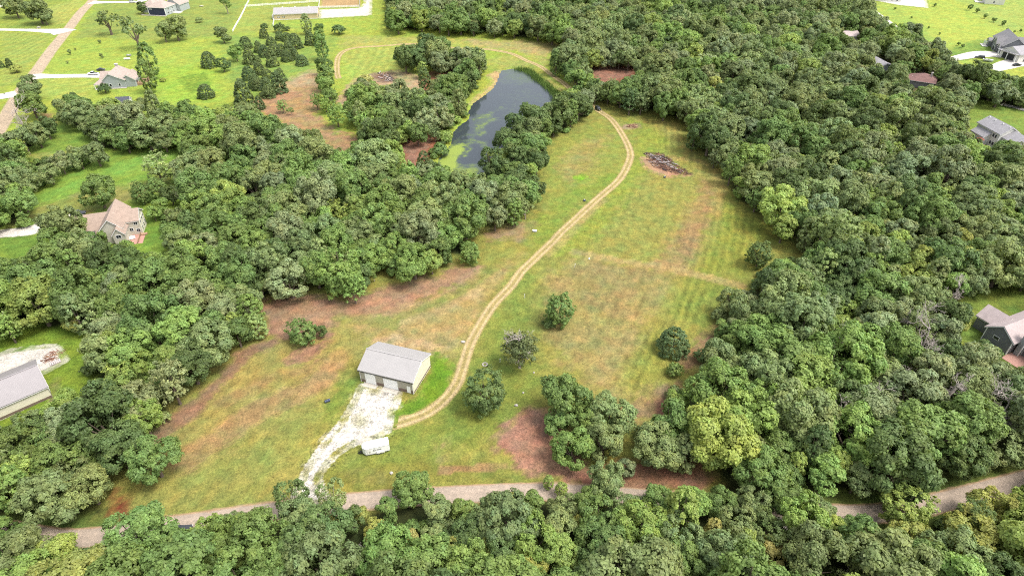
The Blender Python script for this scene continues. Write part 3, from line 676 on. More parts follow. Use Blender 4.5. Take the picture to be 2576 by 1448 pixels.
# ------------------------------------------------------------------ building kit (local axes: x along the front, y away from it)
class Kit:
    def __init__(s, name, x, y, rz, label, cat, group=None, z=None):
        s.root = empty(name, x, y, z, R(rz)); tag(s.root, label, cat, group)

    def mesh(s, name, V, F, mat, parent=None, label=None):
        o = link(name, mesh_py(name, V, F), parent or s.root, M[mat] if isinstance(mat, str) else mat)
        if label: o['label'] = label
        return o

    def box(s, name, x0, x1, y0, y1, z0, z1, mat, parent=None, bevel=0):
        V = [(x0, y0, z0), (x1, y0, z0), (x1, y1, z0), (x0, y1, z0), (x0, y0, z1), (x1, y0, z1), (x1, y1, z1), (x0, y1, z1)]
        F = [(0, 3, 2, 1), (4, 5, 6, 7), (0, 1, 5, 4), (1, 2, 6, 5), (2, 3, 7, 6), (3, 0, 4, 7)]
        o = s.mesh(name, V, F, mat, parent)
        if bevel:
            bm = bmesh.new(); bm.from_mesh(o.data); bmesh.ops.bevel(bm, geom=bm.edges[:], offset=bevel, segments=2, affect='EDGES'); bm.to_mesh(o.data); bm.free()
        return o

    def prism(s, name, prof, a0, a1, axis, mat, parent=None):
        """prof: closed outline (across, z); swept along axis from a0 to a1"""
        n = len(prof)
        P = (lambda a, c, z: (a, c, z)) if axis == 'x' else (lambda a, c, z: (c, a, z))
        V = [P(a0, c, z) for c, z in prof] + [P(a1, c, z) for c, z in prof]
        F = [tuple(range(n)), tuple(range(2 * n - 1, n - 1, -1))] + [(i, i + n, (i + 1) % n + n, (i + 1) % n) for i in range(n)]
        o = s.mesh(name, V, F, mat, parent)
        bm = bmesh.new(); bm.from_mesh(o.data); bmesh.ops.recalc_face_normals(bm, faces=bm.faces[:]); bm.to_mesh(o.data); bm.free()
        return o

    def gable(s, x0, x1, y0, y1, ze, zr, axis, wall, roof, oh=.45, zb=-1.0, rk=None, trim='trim', ridge=None, th=.16):
        c0, c1, a0, a1 = (y0, y1, x0, x1) if axis == 'x' else (x0, x1, y0, y1)
        cm = (c0 + c1) / 2 if ridge is None else ridge
        w = s.prism('wall', [(c0, zb), (c1, zb), (c1, ze), (cm, zr), (c0, ze)], a0, a1, axis, wall)
        rk = oh if rk is None else rk
        sl = (zr - ze) / (cm - c0); sr = (zr - ze) / (c1 - cm)
        def chev(up, dn, o):
            return [(c0 - o, ze - o * sl + dn), (cm, zr + dn), (c1 + o, ze - o * sr + dn), (c1 + o, ze - o * sr + up), (cm, zr + up), (c0 - o, ze - o * sl + up)]
        s.prism('fascia', chev(.16, -.12, oh), a0 - rk, a1 + rk, axis, trim)
        r = s.prism('roof', chev(.165 + th, .165, oh + .05), a0 - rk + .04, a1 + rk - .04, axis, roof)
        return w, r

    def hip(s, x0, x1, y0, y1, ze, zr, wall, roof, oh=.5, zb=-1.0, trim='trim'):
        s.box('wall', x0, x1, y0, y1, zb, ze, wall)
        X0, X1, Y0, Y1 = x0 - oh, x1 + oh, y0 - oh, y1 + oh
        s.box('fascia', X0, X1, Y0, Y1, ze + .003, ze + .22, trim)
        hx, hy = (X1 - X0) / 2, (Y1 - Y0) / 2; zt = ze + .223
        if hx > hy: r0, r1 = (X0 + hy, (Y0 + Y1) / 2, zr), (X1 - hy, (Y0 + Y1) / 2, zr); F = [(0, 1, 5, 4), (1, 2, 5), (2, 3, 4, 5), (3, 0, 4)]
        else: r0, r1 = ((X0 + X1) / 2, Y0 + hx, zr), ((X0 + X1) / 2, Y1 - hx, zr); F = [(0, 1, 4), (1, 2, 5, 4), (2, 3, 5), (3, 0, 4, 5)]
        V = [(X0, Y0, zt), (X1, Y0, zt), (X1, Y1, zt), (X0, Y1, zt), r0, r1]
        return s.mesh('roof', V, F + [(3, 2, 1, 0)], roof)

    def opening(s, name, side, c, p, z, w, h, frame='white', pane='glass', d=.05, cols=1, fr=.09):
        """side 'f' (y=p facing -y), 'b', 'l' (x=p facing -x), 'r'; c = centre along the wall"""
        def bx(nm, c0, c1, z0, z1, e0, e1, mat, par):
            if side == 'f': return s.box(nm, c0, c1, p - e1, p - e0, z0, z1, mat, par)
            if side == 'b': return s.box(nm, c0, c1, p + e0, p + e1, z0, z1, mat, par)
            if side == 'l': return s.box(nm, p - e1, p - e0, c0, c1, z0, z1, mat, par)
            return s.box(nm, p + e0, p + e1, c0, c1, z0, z1, mat, par)
        f = bx(name, c - w / 2 - fr, c + w / 2 + fr, z - fr, z + h + fr, -.03, d, frame, s.root)
        for k in range(cols):
            a = c - w / 2 + w * k / cols + .03; b = c - w / 2 + w * (k + 1) / cols - .03
            bx('pane', a, b, z + .02, z + h - .02, d - .02, d + .012, pane, f)
        return f

    def posts(s, pts, z0, z1, r, mat, name='post'):
        for x, y in pts: s.box(name, x - r, x + r, y - r, y + r, z0, z1, mat)

def overhead_door(k, side_c, w, h, p=0.0, z=0.05, panels=4, mat='white'):
    d = k.box('overhead_door', side_c - w / 2 - .1, side_c + w / 2 + .1, p - .045, p + .03, z - .05, z + h + .1, 'trim')
    for i in range(panels):
        k.box('door_panel', side_c - w / 2, side_c + w / 2, p - .075, p - .04, z + h * i / panels + .015, z + h * (i + 1) / panels - .015, mat, d)
    return d

# --- the pole barn in the field
x, y = G(909, 958)
B = Kit('pole_barn', x, y, -17.6, 'pale grey metal-roofed pole barn with two white overhead doors beside the gravel drive', 'pole barn')
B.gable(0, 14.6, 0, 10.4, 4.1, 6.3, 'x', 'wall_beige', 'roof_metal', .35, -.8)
B.box('wall_panel', 14.6, 14.625, .05, 10.35, -.5, 4.1, 'wall_cream_and_sunlit')['label'] = 'gable end wall coloured as sunlit cream'  # sun on the gable end put into a paler panel colour
B.mesh('wall_panel', [(14.62, 0.05, 4.1), (14.62, 10.35, 4.1), (14.62, 5.2, 6.25)], [(0, 1, 2)], 'wall_cream_and_sunlit')
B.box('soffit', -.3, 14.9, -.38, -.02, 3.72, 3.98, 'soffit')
B.box('ridge_cap', -.36, 14.96, 5.02, 5.38, 6.60, 6.68, 'roof_metal')
for a, b in ((.04, 1.35), (4.35, 6.42), (10.5, 12.75), (13.95, 14.56)): B.box('wainscot', a, b, -.03, -.004, .02, .95, 'wainscot')
B.box('wainscot', 14.63, 14.66, .05, 10.35, .02, .5, 'wainscot')
overhead_door(B, 2.85, 2.75, 3.45); overhead_door(B, 8.46, 3.75, 2.9)
dr = B.box('door', 12.88, 13.82, -.05, .02, .02, 2.15, 'white'); B.box('handle', 13.65, 13.75, -.10, -.052, 1.0, 1.06, 'steel', dr)
for xx in (.02, 14.5): B.box('downspout', xx, xx + .1, -.14, -.03, 0, 3.7, 'trim')
B.box('louvre_vent', 14.63, 14.68, 4.8, 5.6, 5.0, 5.7, 'trim')
B.box('apron', 1.0, 4.8, -1.5, -.12, -.3, .09, 'apron'); B.box('apron', 6.3, 10.6, -1.6, -.12, -.3, .09, 'apron')

# --- shed at the west edge
x, y = -113.0, 106.7
B = Kit('machine_shed', x, y, 43, 'mauve-grey roofed machine shed with cream wall on the white gravel yard', 'shed')
B.gable(-26, 0, 0.4, 12.8, 3.5, 6.0, 'x', 'wall_beige', 'roof_metal_dark', .4, -.8)
B.box('wall_panel', -25.9, -.05, .37, .398, -.5, 3.4, 'wall_cream_and_sunlit')
B.box('wainscot', -25.9, -.05, .33, .365, 0, .7, 'wainscot'); B.box('ridge_cap', -26.3, .3, 6.4, 6.8, 6.32, 6.4, 'roof_metal_dark')
B.opening('door', 'r', 3.2, 0.0, .05, .95, 2.1, 'trim', 'white')

# --- long barn on the north edge
x, y = G(691, 51)
B = Kit('horse_barn', x, y, 9, 'long tan barn with a plain grey roof behind white fences', 'barn')
B.gable(0, 31, 0, 15, 3.9, 6.6, 'x', 'barn_tan', 'roof_metal', .5, -1)
B.box('wainscot', .05, 30.95, -.04, -.004, .02, .35, 'trim')
for c in (2.6, 3.6, 6.2, 7.2): B.opening('window', 'f', c, 0, 1.4, .7, .9, 'trim')
B.opening('door', 'r', 5, 31, .05, 3.0, 3.0, 'trim', 'dark')
B.box('lean_to', -2.2, -.02, 4, 11, 0, 2.4, 'trim')
for c in (6, 15, 25): B.box('roof_vent', c - .4, c + .4, 7.1, 7.9, 6.75, 7.25, 'white')

# --- grey house on the north lawn
x, y = -217.6, 334.0
B = Kit('gabled_house', x, y, 9, 'blue-grey gabled house with a tan roof beside the white pickup driveway', 'house')
B.gable(-2.5, 8.6, 0, 14.5, 4.2, 7.6, 'y', 'sid_grey', 'roof_brown', .5, -1, ridge=1.6)
B.gable(6.5, 13.2, 1.2, 11, 3.9, 6.2, 'y', 'sid_grey', 'roof_brown', .5, -1)
B.gable(-6.5, 0, 8, 15.5, 3.1, 5.6, 'x', 'sid_grey', 'roof_brown', .5, -1)
B.box('porch_roof', -6.6, -1.6, -1.8, 7.9, 2.7, 2.95, 'roof_brown'); B.box('porch_fascia', -6.7, -1.5, -1.9, 8.0, 2.5, 2.69, 'white')
B.posts([(-6.4, -1.6), (-4.2, -1.6), (-1.9, -1.6), (-6.4, 3)], -.5, 2.5, .12, 'white')
B.box('porch_floor', -6.6, -2.52, -1.8, 7.9, -.8, .15, 'concrete')
for c in (1.0, 5.5): B.opening('window', 'f', c, 0, 1.0, 1.0, 1.3, 'white')
B.opening('window', 'r', 4, 13.2, 1.0, 2.4, 1.6, 'white', cols=2)
B.box('chimney', 1.2, 2.4, 12.6, 13.8, 3, 8.9, 'stone'); B.box('chimney_cap', 1.0, 2.6, 12.4, 14.0, 8.9, 9.1, 'trim')
B.box('deck', 13.25, 17.6, 3, 10, -.8, 1.3, 'wood'); B.box('deck_rail', 17.5, 17.6, 3, 10, 1.31, 2.3, 'wood')
B.box('flower_bed', 0, 8.6, -1.2, -.1, -.3, .12, 'stone')

# --- house with the navy wall
x, y = -273.5, 498.5
B = Kit('navy_house', x, y, -10, 'brown hip-roofed house with a plain navy front wall and white corners', 'house')
B.hip(0, 14, 0, 14, 5.2, 9.2, 'sid_navy', 'roof_brown')
B.box('side_wall', 14.0, 14.06, .2, 13.9, 0, 5.15, 'sid_grey')
B.hip(-9, 1, 6, 22, 4.6, 8.6, 'sid_grey', 'roof_brown')
B.gable(5, 17, 14.1, 26, 5, 9, 'y', 'sid_grey', 'roof_brown')
for xx in (-.06, 13.78): B.box('corner_board', xx, xx + .34, -.07, .2, 0, 5.15, 'white')
for c, z in ((3, .9), (6.5, .9), (10, .9), (4, 3.3), (9, 3.3)): B.opening('window', 'r', c, 14.07, z, 1.3, 1.3, 'white')
B.opening('window', 'f', 2.3, -.0, 3.9, 2.2, .55, 'white', cols=3)
B.box('deck', 14.3, 19, 8, 13, -.3, .5, 'concrete'); B.box('retaining_wall', -5, 15, -2.6, -1.8, -.6, .5, 'stone')

# --- corner of a white house at the north-west edge
x, y = G(-12, 20)
B = Kit('white_house', x, y, 10, 'corner of a white house with red-brown planting bed at the top-left lawn', 'house')
B.gable(-14, 3, 0, 10, 5.2, 8.2, 'x', 'sid_white', 'roof_grey')
B.opening('window', 'f', 1, 0, 1, 1.2, 1.4, 'trim'); B.opening('window', 'f', -2, 0, 1, 1.2, 1.4, 'trim'); B.box('flower_bed', -3, 4, -2.2, -.1, -.3, .15, 'rust')

# --- small navy outbuilding below the grey house
x, y = -200.9, 308.6
B = Kit('garden_shed', x, y, 9, 'small navy-roofed garden shed with white framed windows at the wood edge', 'shed')
B.gable(0, 6.4, 0, 3.6, 2.1, 3.4, 'x', 'sid_dgrey', 'roof_navy', .25, -.6)
for c in (.7, 2.3, 5.4): B.opening('window', 'f', c, 0, .7, .7, 1.0, 'white')
B.box('wall_panel', 6.4, 6.43, .1, 3.5, 0, 2.1, 'sid_white')

# --- tan-roofed house in the west
x, y = -135.6, 184.3
B = Kit('gabled_house', x, y, 17, 'beige house with a broad tan shingle roof and wrap of deck at its corner', 'house')
B.gable(-3.3, 3.3, -7.2, 7.2, 5.6, 8.9, 'y', 'sid_beige', 'roof_tan', .45, -2)
B.gable(-12.2, -1, -1.5, 8.2, 3.0, 6.5, 'x', 'sid_beige', 'roof_tan', .45, -2)
B.gable(1, 7.6, -3.2, 4.2, 5.4, 7.9, 'x', 'sid_beige', 'roof_tan', .4, -2.5)
B.gable(.4, 4.0, -9.4, -2.5, 4.3, 6.4, 'y', 'sid_beige', 'roof_tan', .35, -2.5)
B.gable(-5.6, -2.6, -4.2, -1.2, 2.9, 4.3, 'x', 'sid_beige', 'roof_tan', .35, -2)
B.box('porch_floor', -6.5, -3.4, -6, -1.6, -2, .1, 'concrete'); B.posts([(-6.3, -4.2), (-6.3, -5.8)], 0, 2.8, .1, 'white')
B.box('wall_panel', 7.6, 7.63, -3.1, 4.1, -2.4, 5.35, 'wall_cream_and_sunlit')  # paler sheet over the beige siding: sunlight painted on the end wall
for c, z in ((6.5, 3.8), (6.6, 1.0), (4.6, 1.6)): B.opening('window', 'f', c, -3.2, z, 1.1, 1.2, 'white', cols=2)
for c in (-1.5, 1, 3): B.opening('window', 'r', c, 7.63, 1.0, .8, 1.3, 'white')
for c in (-1.5, 1, 3): B.opening('window', 'r', c, 7.63, 3.6, .8, 1.1, 'white')
B.opening('window', 'f', 2.1, -9.4, 2.9, 1.5, 1.1, 'white', cols=2); B.opening('window', 'f', 2.4, -9.4, -.4, 2.0, 1.7, 'white', cols=3)
B.box('deck', 4.05, 8.4, -9.8, -3.25, -2, .1, 'brick_red'); B.box('deck_rail', 6.9, 7.0, -9.8, -3.3, .11, .9, 'wood')
B.box('retaining_wall', 8.45, 9.8, -7.5, 3, -2, -.1, 'stone'); B.box('steps', 7.1, 9.0, -4.6, -3.4, .11, .5, 'wood')
hx, hy = G(346, 590)
def lounge(x, y, rz, label, kind='sofa'):
    if kind == 'table':
        K = Kit('patio_table', x, y, rz, label, 'table', None, h1(x, y) + .1); bm = bmesh.new(); bmesh.ops.create_cone(bm, cap_ends=True, segments=20, radius1=1.0, radius2=1.0, depth=.08)
        me = bpy.data.meshes.new('tabletop'); bm.to_mesh(me); bm.free(); t = link('tabletop', me, K.root, M['white']); t.location = (0, 0, .72); K.box('leg', -.08, .08, -.08, .08, 0, .67, 'white')
    else:
        K = Kit('patio_sofa', x, y, rz, label, 'sofa', None, h1(x, y) + .1)
        K.box('seat', -1.1, 1.1, -.4, .4, .1, .45, 'white', None, .05); K.box('backrest', -1.1, 1.1, .42, .62, .12, .9, 'white', None, .05)
        for q in (-1.25, 1.12): K.box('armrest', q, q + .12, -.4, .6, .1, .65, 'white')
lounge(*G(326, 580), 0, 'round white patio table on the brick deck of the tan-roofed house', 'table')
lounge(*G(331, 602), 30, 'white cushioned sofa on the brick deck below the round table')
lounge(*G(322, 606), 100, 'white outdoor sofa closest to the house wall on the brick deck')

# --- dark-roofed house in the north-east and its garage
x, y = 303.0, 397.0
B = Kit('gabled_house', x, y, -20, 'dark grey roofed house with white trimmed gables beside the bright lawn', 'house')
B.gable(0, 12.5, -2, 22, 5.0, 9.6, 'y', 'sid_dgrey', 'roof_grey', .5, -1.5)
B.gable(-2.2, 4, 3.6, 9.4, 5.0, 8.0, 'x', 'sid_dgrey', 'roof_grey', .45, -1.5); B.gable(-1.2, 4, -1.6, 3.0, 3.6, 6.2, 'x', 'sid_dgrey', 'roof_grey', .45, -1.5)
B.gable(-1.5, 4, 10.2, 14.4, 4.6, 7.4, 'x', 'sid_dgrey', 'roof_grey', .45, -1.5); B.gable(-3.4, 1, 14.8, 19.5, 3.4, 4.6, 'x', 'sid_dgrey', 'roof_grey', .4, -1.0)
B.gable(8, 15.5, 2, 9, 4.6, 7.2, 'x', 'sid_grey', 'roof_grey', .4, -1.5); B.gable(12, 18, 15, 22, 3.6, 6.0, 'x', 'sid_grey', 'roof_grey', .4, -1.5)
for c, w_ in ((6.5, 4.4), (.7, 3.0)):
    B.opening('overhead_door', 'l', c, -2.2 if c > 3 else -1.2, .1, w_, 2.4, 'white', 'dark', .06, 1, .2)
B.opening('window', 'l', 6.5, -2.2, 4.2, 1.0, 1.3, 'white'); B.opening('window', 'l', 12.3, -1.5, 3.2, 1.0, 1.2, 'white')
B.opening('window', 'l', 17, -3.4, .8, 2.0, 1.4, 'white', cols=2)
for c in (3.6, 7.2): B.opening('window', 'r', c, 15.5, 1.2, .7, 1.8, 'white')
B.posts([(-4.6, 15), (-4.6, 17.2), (-4.6, 19.4)], -.3, 3.2, .16, 'white'); B.box('porch_floor', -6.4, -3.45, 13.5, 20, -.8, .25, 'concrete')
x, y = 299.5, 386.0
B = Kit('detached_garage', x, y, 14, 'grey-roofed garage with white wall and open carport next to the dark-roofed house', 'garage')
B.gable(0, 24, -8.5, 4.5, 4.4, 7.4, 'x', 'sid_white', 'roof_lgrey', .5, -1.5)
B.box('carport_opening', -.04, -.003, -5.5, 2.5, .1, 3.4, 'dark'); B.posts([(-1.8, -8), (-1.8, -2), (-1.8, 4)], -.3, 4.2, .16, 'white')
B.box('carport_roof', -2.2, -.55, -8.9, 4.9, 4.25, 4.5, 'roof_lgrey'); B.opening('door', 'f', 4.5, -8.5, .05, 1.0, 2.1, 'trim', 'glass')
B.opening('overhead_door', 'f', 11, -8.5, .05, 4, 3, 'trim', 'white')

# --- white houses at the top edge
x, y = G(2236, 6)
B = Kit('white_house', x, y, -18, 'low white house behind the bright white concrete yard', 'house')
B.gable(-14, 9, 2, 14, 4, 7, 'x', 'sid_white', 'roof_lgrey', .4, -1.5)
for c in (-8, -3, 2, 6): B.opening('window', 'f', c, 2, 1, 1.4, 1.3, 'trim')
x, y = G(2491, 11)
B = Kit('white_house', x, y, -24, 'tall plain white house on the lawn above the row of young trees', 'house')
B.gable(-4, 9, 0, 13, 6.4, 9.6, 'y', 'sid_white', 'roof_lgrey', .4, -1.5)
for c, z in ((-1, 3.8), (2, 3.8), (6, 3.8), (2, 1)): B.opening('window', 'f', c, 0, z, 1, 1.2, 'trim')
B.opening('window', 'r', 4, 9, 3.8, 1, 1.2, 'trim'); B.box('deck', -10, -4.1, 3, 9, -.5, .3, 'concrete')

# --- house with the red umbrella deck, east edge
x, y = 214.5, 261.5
B = Kit('gabled_house', x, y, 6, 'cream two-storey house with mauve-grey stepped roofs and a red deck', 'house')
B.gable(-4.3, 4.6, -6.5, 7.0, 6.6, 9.3, 'y', 'sid_white', 'roof_lgrey', .45, -2)
B.gable(-2.6, 6.0, -15.5, -6.55, 5.2, 7.6, 'y', 'sid_white', 'roof_lgrey', .45, -2)
B.gable(-7.2, -4.35, -2.0, 5.5, 3.6, 5.2, 'y', 'sid_white', 'roof_lgrey', .4, -2, ridge=-4.6)
B.box('wall_panel', -2.6, 6, -15.56, -15.51, -1, 5.1, 'wall_cream_and_sunlit')
for c, z in ((-4.8, 4.2), (-3.4, 4.2), (-4.8, 1), (-3.4, 1)): B.opening('window', 'l', c, -4.3, z, 1.0, 1.4, 'trim')
for c in (-1, .6, 3): B.opening('window', 'l', c, -7.2, 1.0, 1.0, 1.5, 'trim')
for yy in (-6.2, -2.0, 2.5, 6): B.box('roof_vent', -.9, -.5, yy, yy + .4, 8.9, 9.5, 'trim')
B.box('deck', -11.2, -7.25, -6.5, 1.5, -2, 1.0, 'wood'); B.box('deck_rail', -11.25, -11.15, -6.5, 1.5, 1.01, 1.9, 'trim')
px0, py0 = B.root.matrix_basis @ Vector((-9.4, -3.0, 0)), None
U = Kit('patio_umbrella', px0.x, px0.y, 0, 'dull red patio umbrella over the deck of the cream house', 'umbrella', None, h1(214.5, 261.5) + 1.0)
bm = bmesh.new(); bmesh.ops.create_cone(bm, cap_ends=True, segments=8, radius1=1.7, radius2=.05, depth=.7); me = bpy.data.meshes.new('canopy'); bm.to_mesh(me); bm.free()
cn = link('canopy', me, U.root, M['redcloth']); cn.location = (0, 0, 2.5); U.box('pole', -.03, .03, -.03, .03, 0, 2.3, 'steel')

# --- house cut by the right edge, with chimney and patio
x, y = 131.2, 122.6
B = Kit('gabled_house', x, y, 24, 'dark grey sided house with white chimney and brick patio at the right edge', 'house')
B.gable(0, 16, -.5, 6.5, 4.4, 7.0, 'x', 'sid_dgrey', 'roof_pink', .5, -1.5)
B.gable(3.5, 12, -4.5, -.55, 3.6, 5.6, 'x', 'sid_dgrey', 'roof_pink', .45, -1.5)
B.gable(3, 9, 5.0, 11, 4.0, 6.4, 'y', 'sid_dgrey', 'roof_pink', .45, -1.5)
B.box('chimney', 2.2, 3.5, -2.2, -.9, -.5, 8.0, 'sid_grey'); B.box('chimney_cap', 2.0, 3.7, -2.4, -.7, 8.0, 8.25, 'white')
for a, b in ((2.14, -2.26), (3.32, -2.26)): B.box('corner_board', a, a + .24, b, b + .2, -.3, 7.98, 'white')
B.opening('window', 'l', 3.4, 0, 2.4, 1.4, .9, 'white'); B.opening('window', 'f', 6, -4.5, 1.2, 1.2, .8, 'white', cols=2)
for yy in (-.52, 6.3): B.box('corner_board', -.05, .2, yy, yy + .22, 0, 4.3, 'white')
B.box('patio', -2.2, 5.5, -8.5, -.6, -1.0, .06, 'brick_red')
DX, DY = G(2511, 848)
U = Kit('patio_umbrella', DX, DY, 0, 'round off-white patio umbrella standing at the corner of the dark grey house', 'umbrella')
bm = bmesh.new(); bmesh.ops.create_cone(bm, cap_ends=True, segments=16, radius1=1.35, radius2=.08, depth=.45); me = bpy.data.meshes.new('canopy'); bm.to_mesh(me); bm.free()
cn = link('canopy', me, U.root, M['white']); cn.location = (0, 0, 2.4); U.box('pole', -.04, .04, -.04, .04, 0, 2.2, 'steel')

# --- roofs among the trees
x, y = G(2137, 104)
B = Kit('cottage', x, y, 5, 'small house with a faded pink-grey roof half hidden by trees', 'house'); B.gable(-4, 6, 0, 9, 3.2, 5.2, 'x', 'sid_beige', 'roof_pink', .4, -1)
x, y = G(2210, 182)
B = Kit('outbuilding', x, y, 4, 'grey-green metal roofed outbuilding framed by woodland trees', 'outbuilding'); B.gable(-.5, 8, 0, 17, 3.2, 4.6, 'y', 'sid_grey', 'roof_lgrey', .4, -1)
x, y = G(2312, 222)
B = Kit('cottage', x, y, -32, 'red-brown roofed house sunk among dark trees', 'house'); B.hip(-6, 6.5, 0, 12, 3.4, 6.6, 'sid_dgrey', 'roof_red')
B.gable(-9, -5.6, 2, 8, 3.0, 4.8, 'x', 'sid_dgrey', 'roof_red', .4, -1); B.box('chimney', 3, 4, 5, 6, 4, 7.6, 'stone')

# ------------------------------------------------------------------ white rail fences
def fence(pd, label, rails=3, hgt=1.5, sp=2.6):
    P = gpoly(pd); L = [0]
    for i in range(len(P) - 1): L.append(L[-1] + np.hypot(*(P[i + 1] - P[i])))
    n = max(2, int(L[-1] / sp)); t = np.linspace(0, L[-1], n + 1); X = np.interp(t, L, P[:, 0]); Y = np.interp(t, L, P[:, 1]); Zg = H(X, Y)
    root = empty('rail_fence', X[0], Y[0]); tag(root, label, 'fence', 'white rail fences round the paddocks'); o = np.array([X[0], Y[0], root.location.z])
    for r in range(rails):
        V, F = [], []
        zc = hgt * (r + .8) / rails
        for i in range(n + 1):
            a = max(0, i - 1); b = min(n, i + 1); d = np.array([X[b] - X[a], Y[b] - Y[a]]); d /= np.hypot(*d) + 1e-9; nn = np.array([-d[1], d[0]]) * .04
            for s_, q in ((-1, -.11), (1, -.11), (1, .11), (-1, .11)):
                V.append(tuple(np.array([X[i] + nn[0] * s_, Y[i] + nn[1] * s_, Zg[i] + zc + q]) - o))
            if i:
                k = 4 * i
                for q in range(4): F.append((k - 4 + q, k - 4 + (q + 1) % 4, k + (q + 1) % 4, k + q))
        link('rail', mesh_py('rail', V, F), root, M['white'])
    V, F = [], []
    for i in range(n + 1):
        k = len(V)
        for zz in (-.3, hgt + .1):
            for a, b in ((-1, -1), (1, -1), (1, 1), (-1, 1)): V.append((X[i] + a * .09 - o[0], Y[i] + b * .09 - o[1], Zg[i] + zz - o[2]))
        F += [(k, k + 1, k + 5, k + 4), (k + 1, k + 2, k + 6, k + 5), (k + 2, k + 3, k + 7, k + 6), (k + 3, k, k + 4, k + 7), (k + 4, k + 5, k + 6, k + 7)]
    p = link('posts', mesh_py('posts', V, F), root, M['white']); p['kind'] = 'stuff'
fence([(640, -18), (628, 0), (606, 45), (586, 81)], 'white rail fence slanting down the west side of the barn paddock')
fence([(617, 18), (660, 15), (720, 11), (804, 5)], 'white rail fence running above the long barn roof')
fence([(806, -12), (804, 5), (802, 22), (800, 44)], 'white rail fence between the barn end and the sand arena')
fence([(804, 21), (850, 20), (906, 18)], 'white rail fence along the near edge of the sand arena')
fence([(906, 18), (905, 0), (904, -20)], 'white rail fence on the gravel side of the sand arena')
fence([(690, 52), (687, 66)], 'short white rail fence below the barn corner', 3, 1.5, 1.8)

# ------------------------------------------------------------------ vehicles
def wheel(k, x, y, r, w, parent=None):
    bm = bmesh.new(); bmesh.ops.create_cone(bm, cap_ends=True, segments=18, radius1=r, radius2=r, depth=w, matrix=Matrix.Rotation(R(90), 4, 'X'))
    bmesh.ops.bevel(bm, geom=[e for e in bm.edges if e.is_boundary is False and len(e.link_faces) == 2 and abs(e.link_faces[0].normal.dot(e.link_faces[1].normal)) < .3], offset=r * .12, segments=2, affect='EDGES')
    me = bpy.data.meshes.new('wheel'); bm.to_mesh(me); bm.free(); o = link('wheel', me, parent or k.root, M['black']); o.location = (x, y, r)
    bm = bmesh.new(); bmesh.ops.create_cone(bm, cap_ends=True, segments=12, radius1=r * .55, radius2=r * .55, depth=w + .03, matrix=Matrix.Rotation(R(90), 4, 'X'))
    me = bpy.data.meshes.new('rim'); bm.to_mesh(me); bm.free(); link('rim', me, o, M['steel'])

def car(px, py, heading, label, mat, kind='car', L=4.7, cat='car', name='parked_car', xy=None):
    x, y = xy or G(px, py)
    K = Kit(name, x, y, heading, label, cat, None, h1(x, y) + .08); W = .92
    if kind == 'pickup': prof = [(-L / 2, .45), (L / 2, .45), (L / 2, .95), (L * .27, 1.08), (L * .06, 1.06), (-L * .16, 1.06), (-L * .17, 1.12), (-L / 2, 1.12)]; cab = [(L * .24, 1.06), (L * .12, 1.78), (-L * .12, 1.8), (-L * .165, 1.06)]
    elif kind == 'suv': prof = [(-L / 2, .42), (L / 2, .42), (L / 2, .9), (L * .24, 1.02), (-L / 2, 1.05)]; cab = [(L * .23, 1.0), (L * .10, 1.68), (-L * .42, 1.70), (-L * .49, 1.02)]
    else: prof = [(-L / 2, .35), (L / 2, .35), (L / 2, .72), (L * .22, .92), (-L * .36, .96), (-L / 2, .9)]; cab = [(L * .22, .9), (L * .06, 1.42), (-L * .2, 1.43), (-L * .38, .93)]
    b = K.prism('body', [(y_, z_) for y_, z_ in prof], -W, W, 'y', mat)
    bm = bmesh.new(); bm.from_mesh(b.data); bmesh.ops.bevel(bm, geom=bm.edges[:], offset=.09, segments=2, affect='EDGES'); bm.to_mesh(b.data); bm.free()
    n = len(cab); V = [(c, -W * (.9 if i in (0, 3) else .74), z) for i, (c, z) in enumerate(cab)] + [(c, W * (.9 if i in (0, 3) else .74), z) for i, (c, z) in enumerate(cab)]
    F = [(0, 1, 2, 3), (7, 6, 5, 4), (0, 4, 5, 1), (1, 5, 6, 2), (2, 6, 7, 3)]
    K.mesh('cabin_window', V, F, 'glass')
    t0, t1 = cab[2][0], cab[1][0]; K.box('roof_panel', t0 + .05, t1 - .05, -W * .74, W * .74, cab[2][1] - .02, cab[2][1] + .05, mat)
    if kind == 'pickup': K.box('truck_bed', -L * .47, -L * .19, -W * .8, W * .8, 1.05, 1.125, 'dark')
    for sx in (-L * .31, L * .31):
        for sy in (-.86, .86): wheel(K, sx, sy, .36 if kind != 'car' else .32, .22)
    for sy in (-.62, .62): K.box('headlight', L / 2 - .02, L / 2 + .03, sy - .17, sy + .17, .66, .8, 'trim')
    return K
car(235, 188.5, 182, 'white pickup truck parked on the concrete driveway by the blue-grey house', 'car_white', 'pickup', 5.8, 'pickup', 'pickup_truck')
car(333, 7, 5, 'white car on the driveway of the navy house', 'car_white', 'suv', 4.8)
car(199, 541, 20, 'dark car parked against the garage of the tan-roofed house', 'car_dark', 'suv', 4.8)
car(2464, 147, 155, 'dark grey truck on the grass with a small boat behind it', 'car_dark', 'suv', 5.2, 'truck', 'parked_truck')
car(2557, 166, 8, 'dark sedan parked on the pale drive in front of the white garage', 'car_dark', 'car', 4.8)
car(1504, 277, -58, 'black utility vehicle driving on the dirt track near the pond', 'car_dark', 'suv', 3.4, 'vehicle', 'utility_vehicle')
car(455, 1338, 12, 'dark car half hidden by trees on the road below the mown field', 'car_dark', 'car', 4.6)
car(255, 178, 8, 'dark car parked on the grass behind the garage of the blue-grey house', 'car_dark', 'car', 4.4)

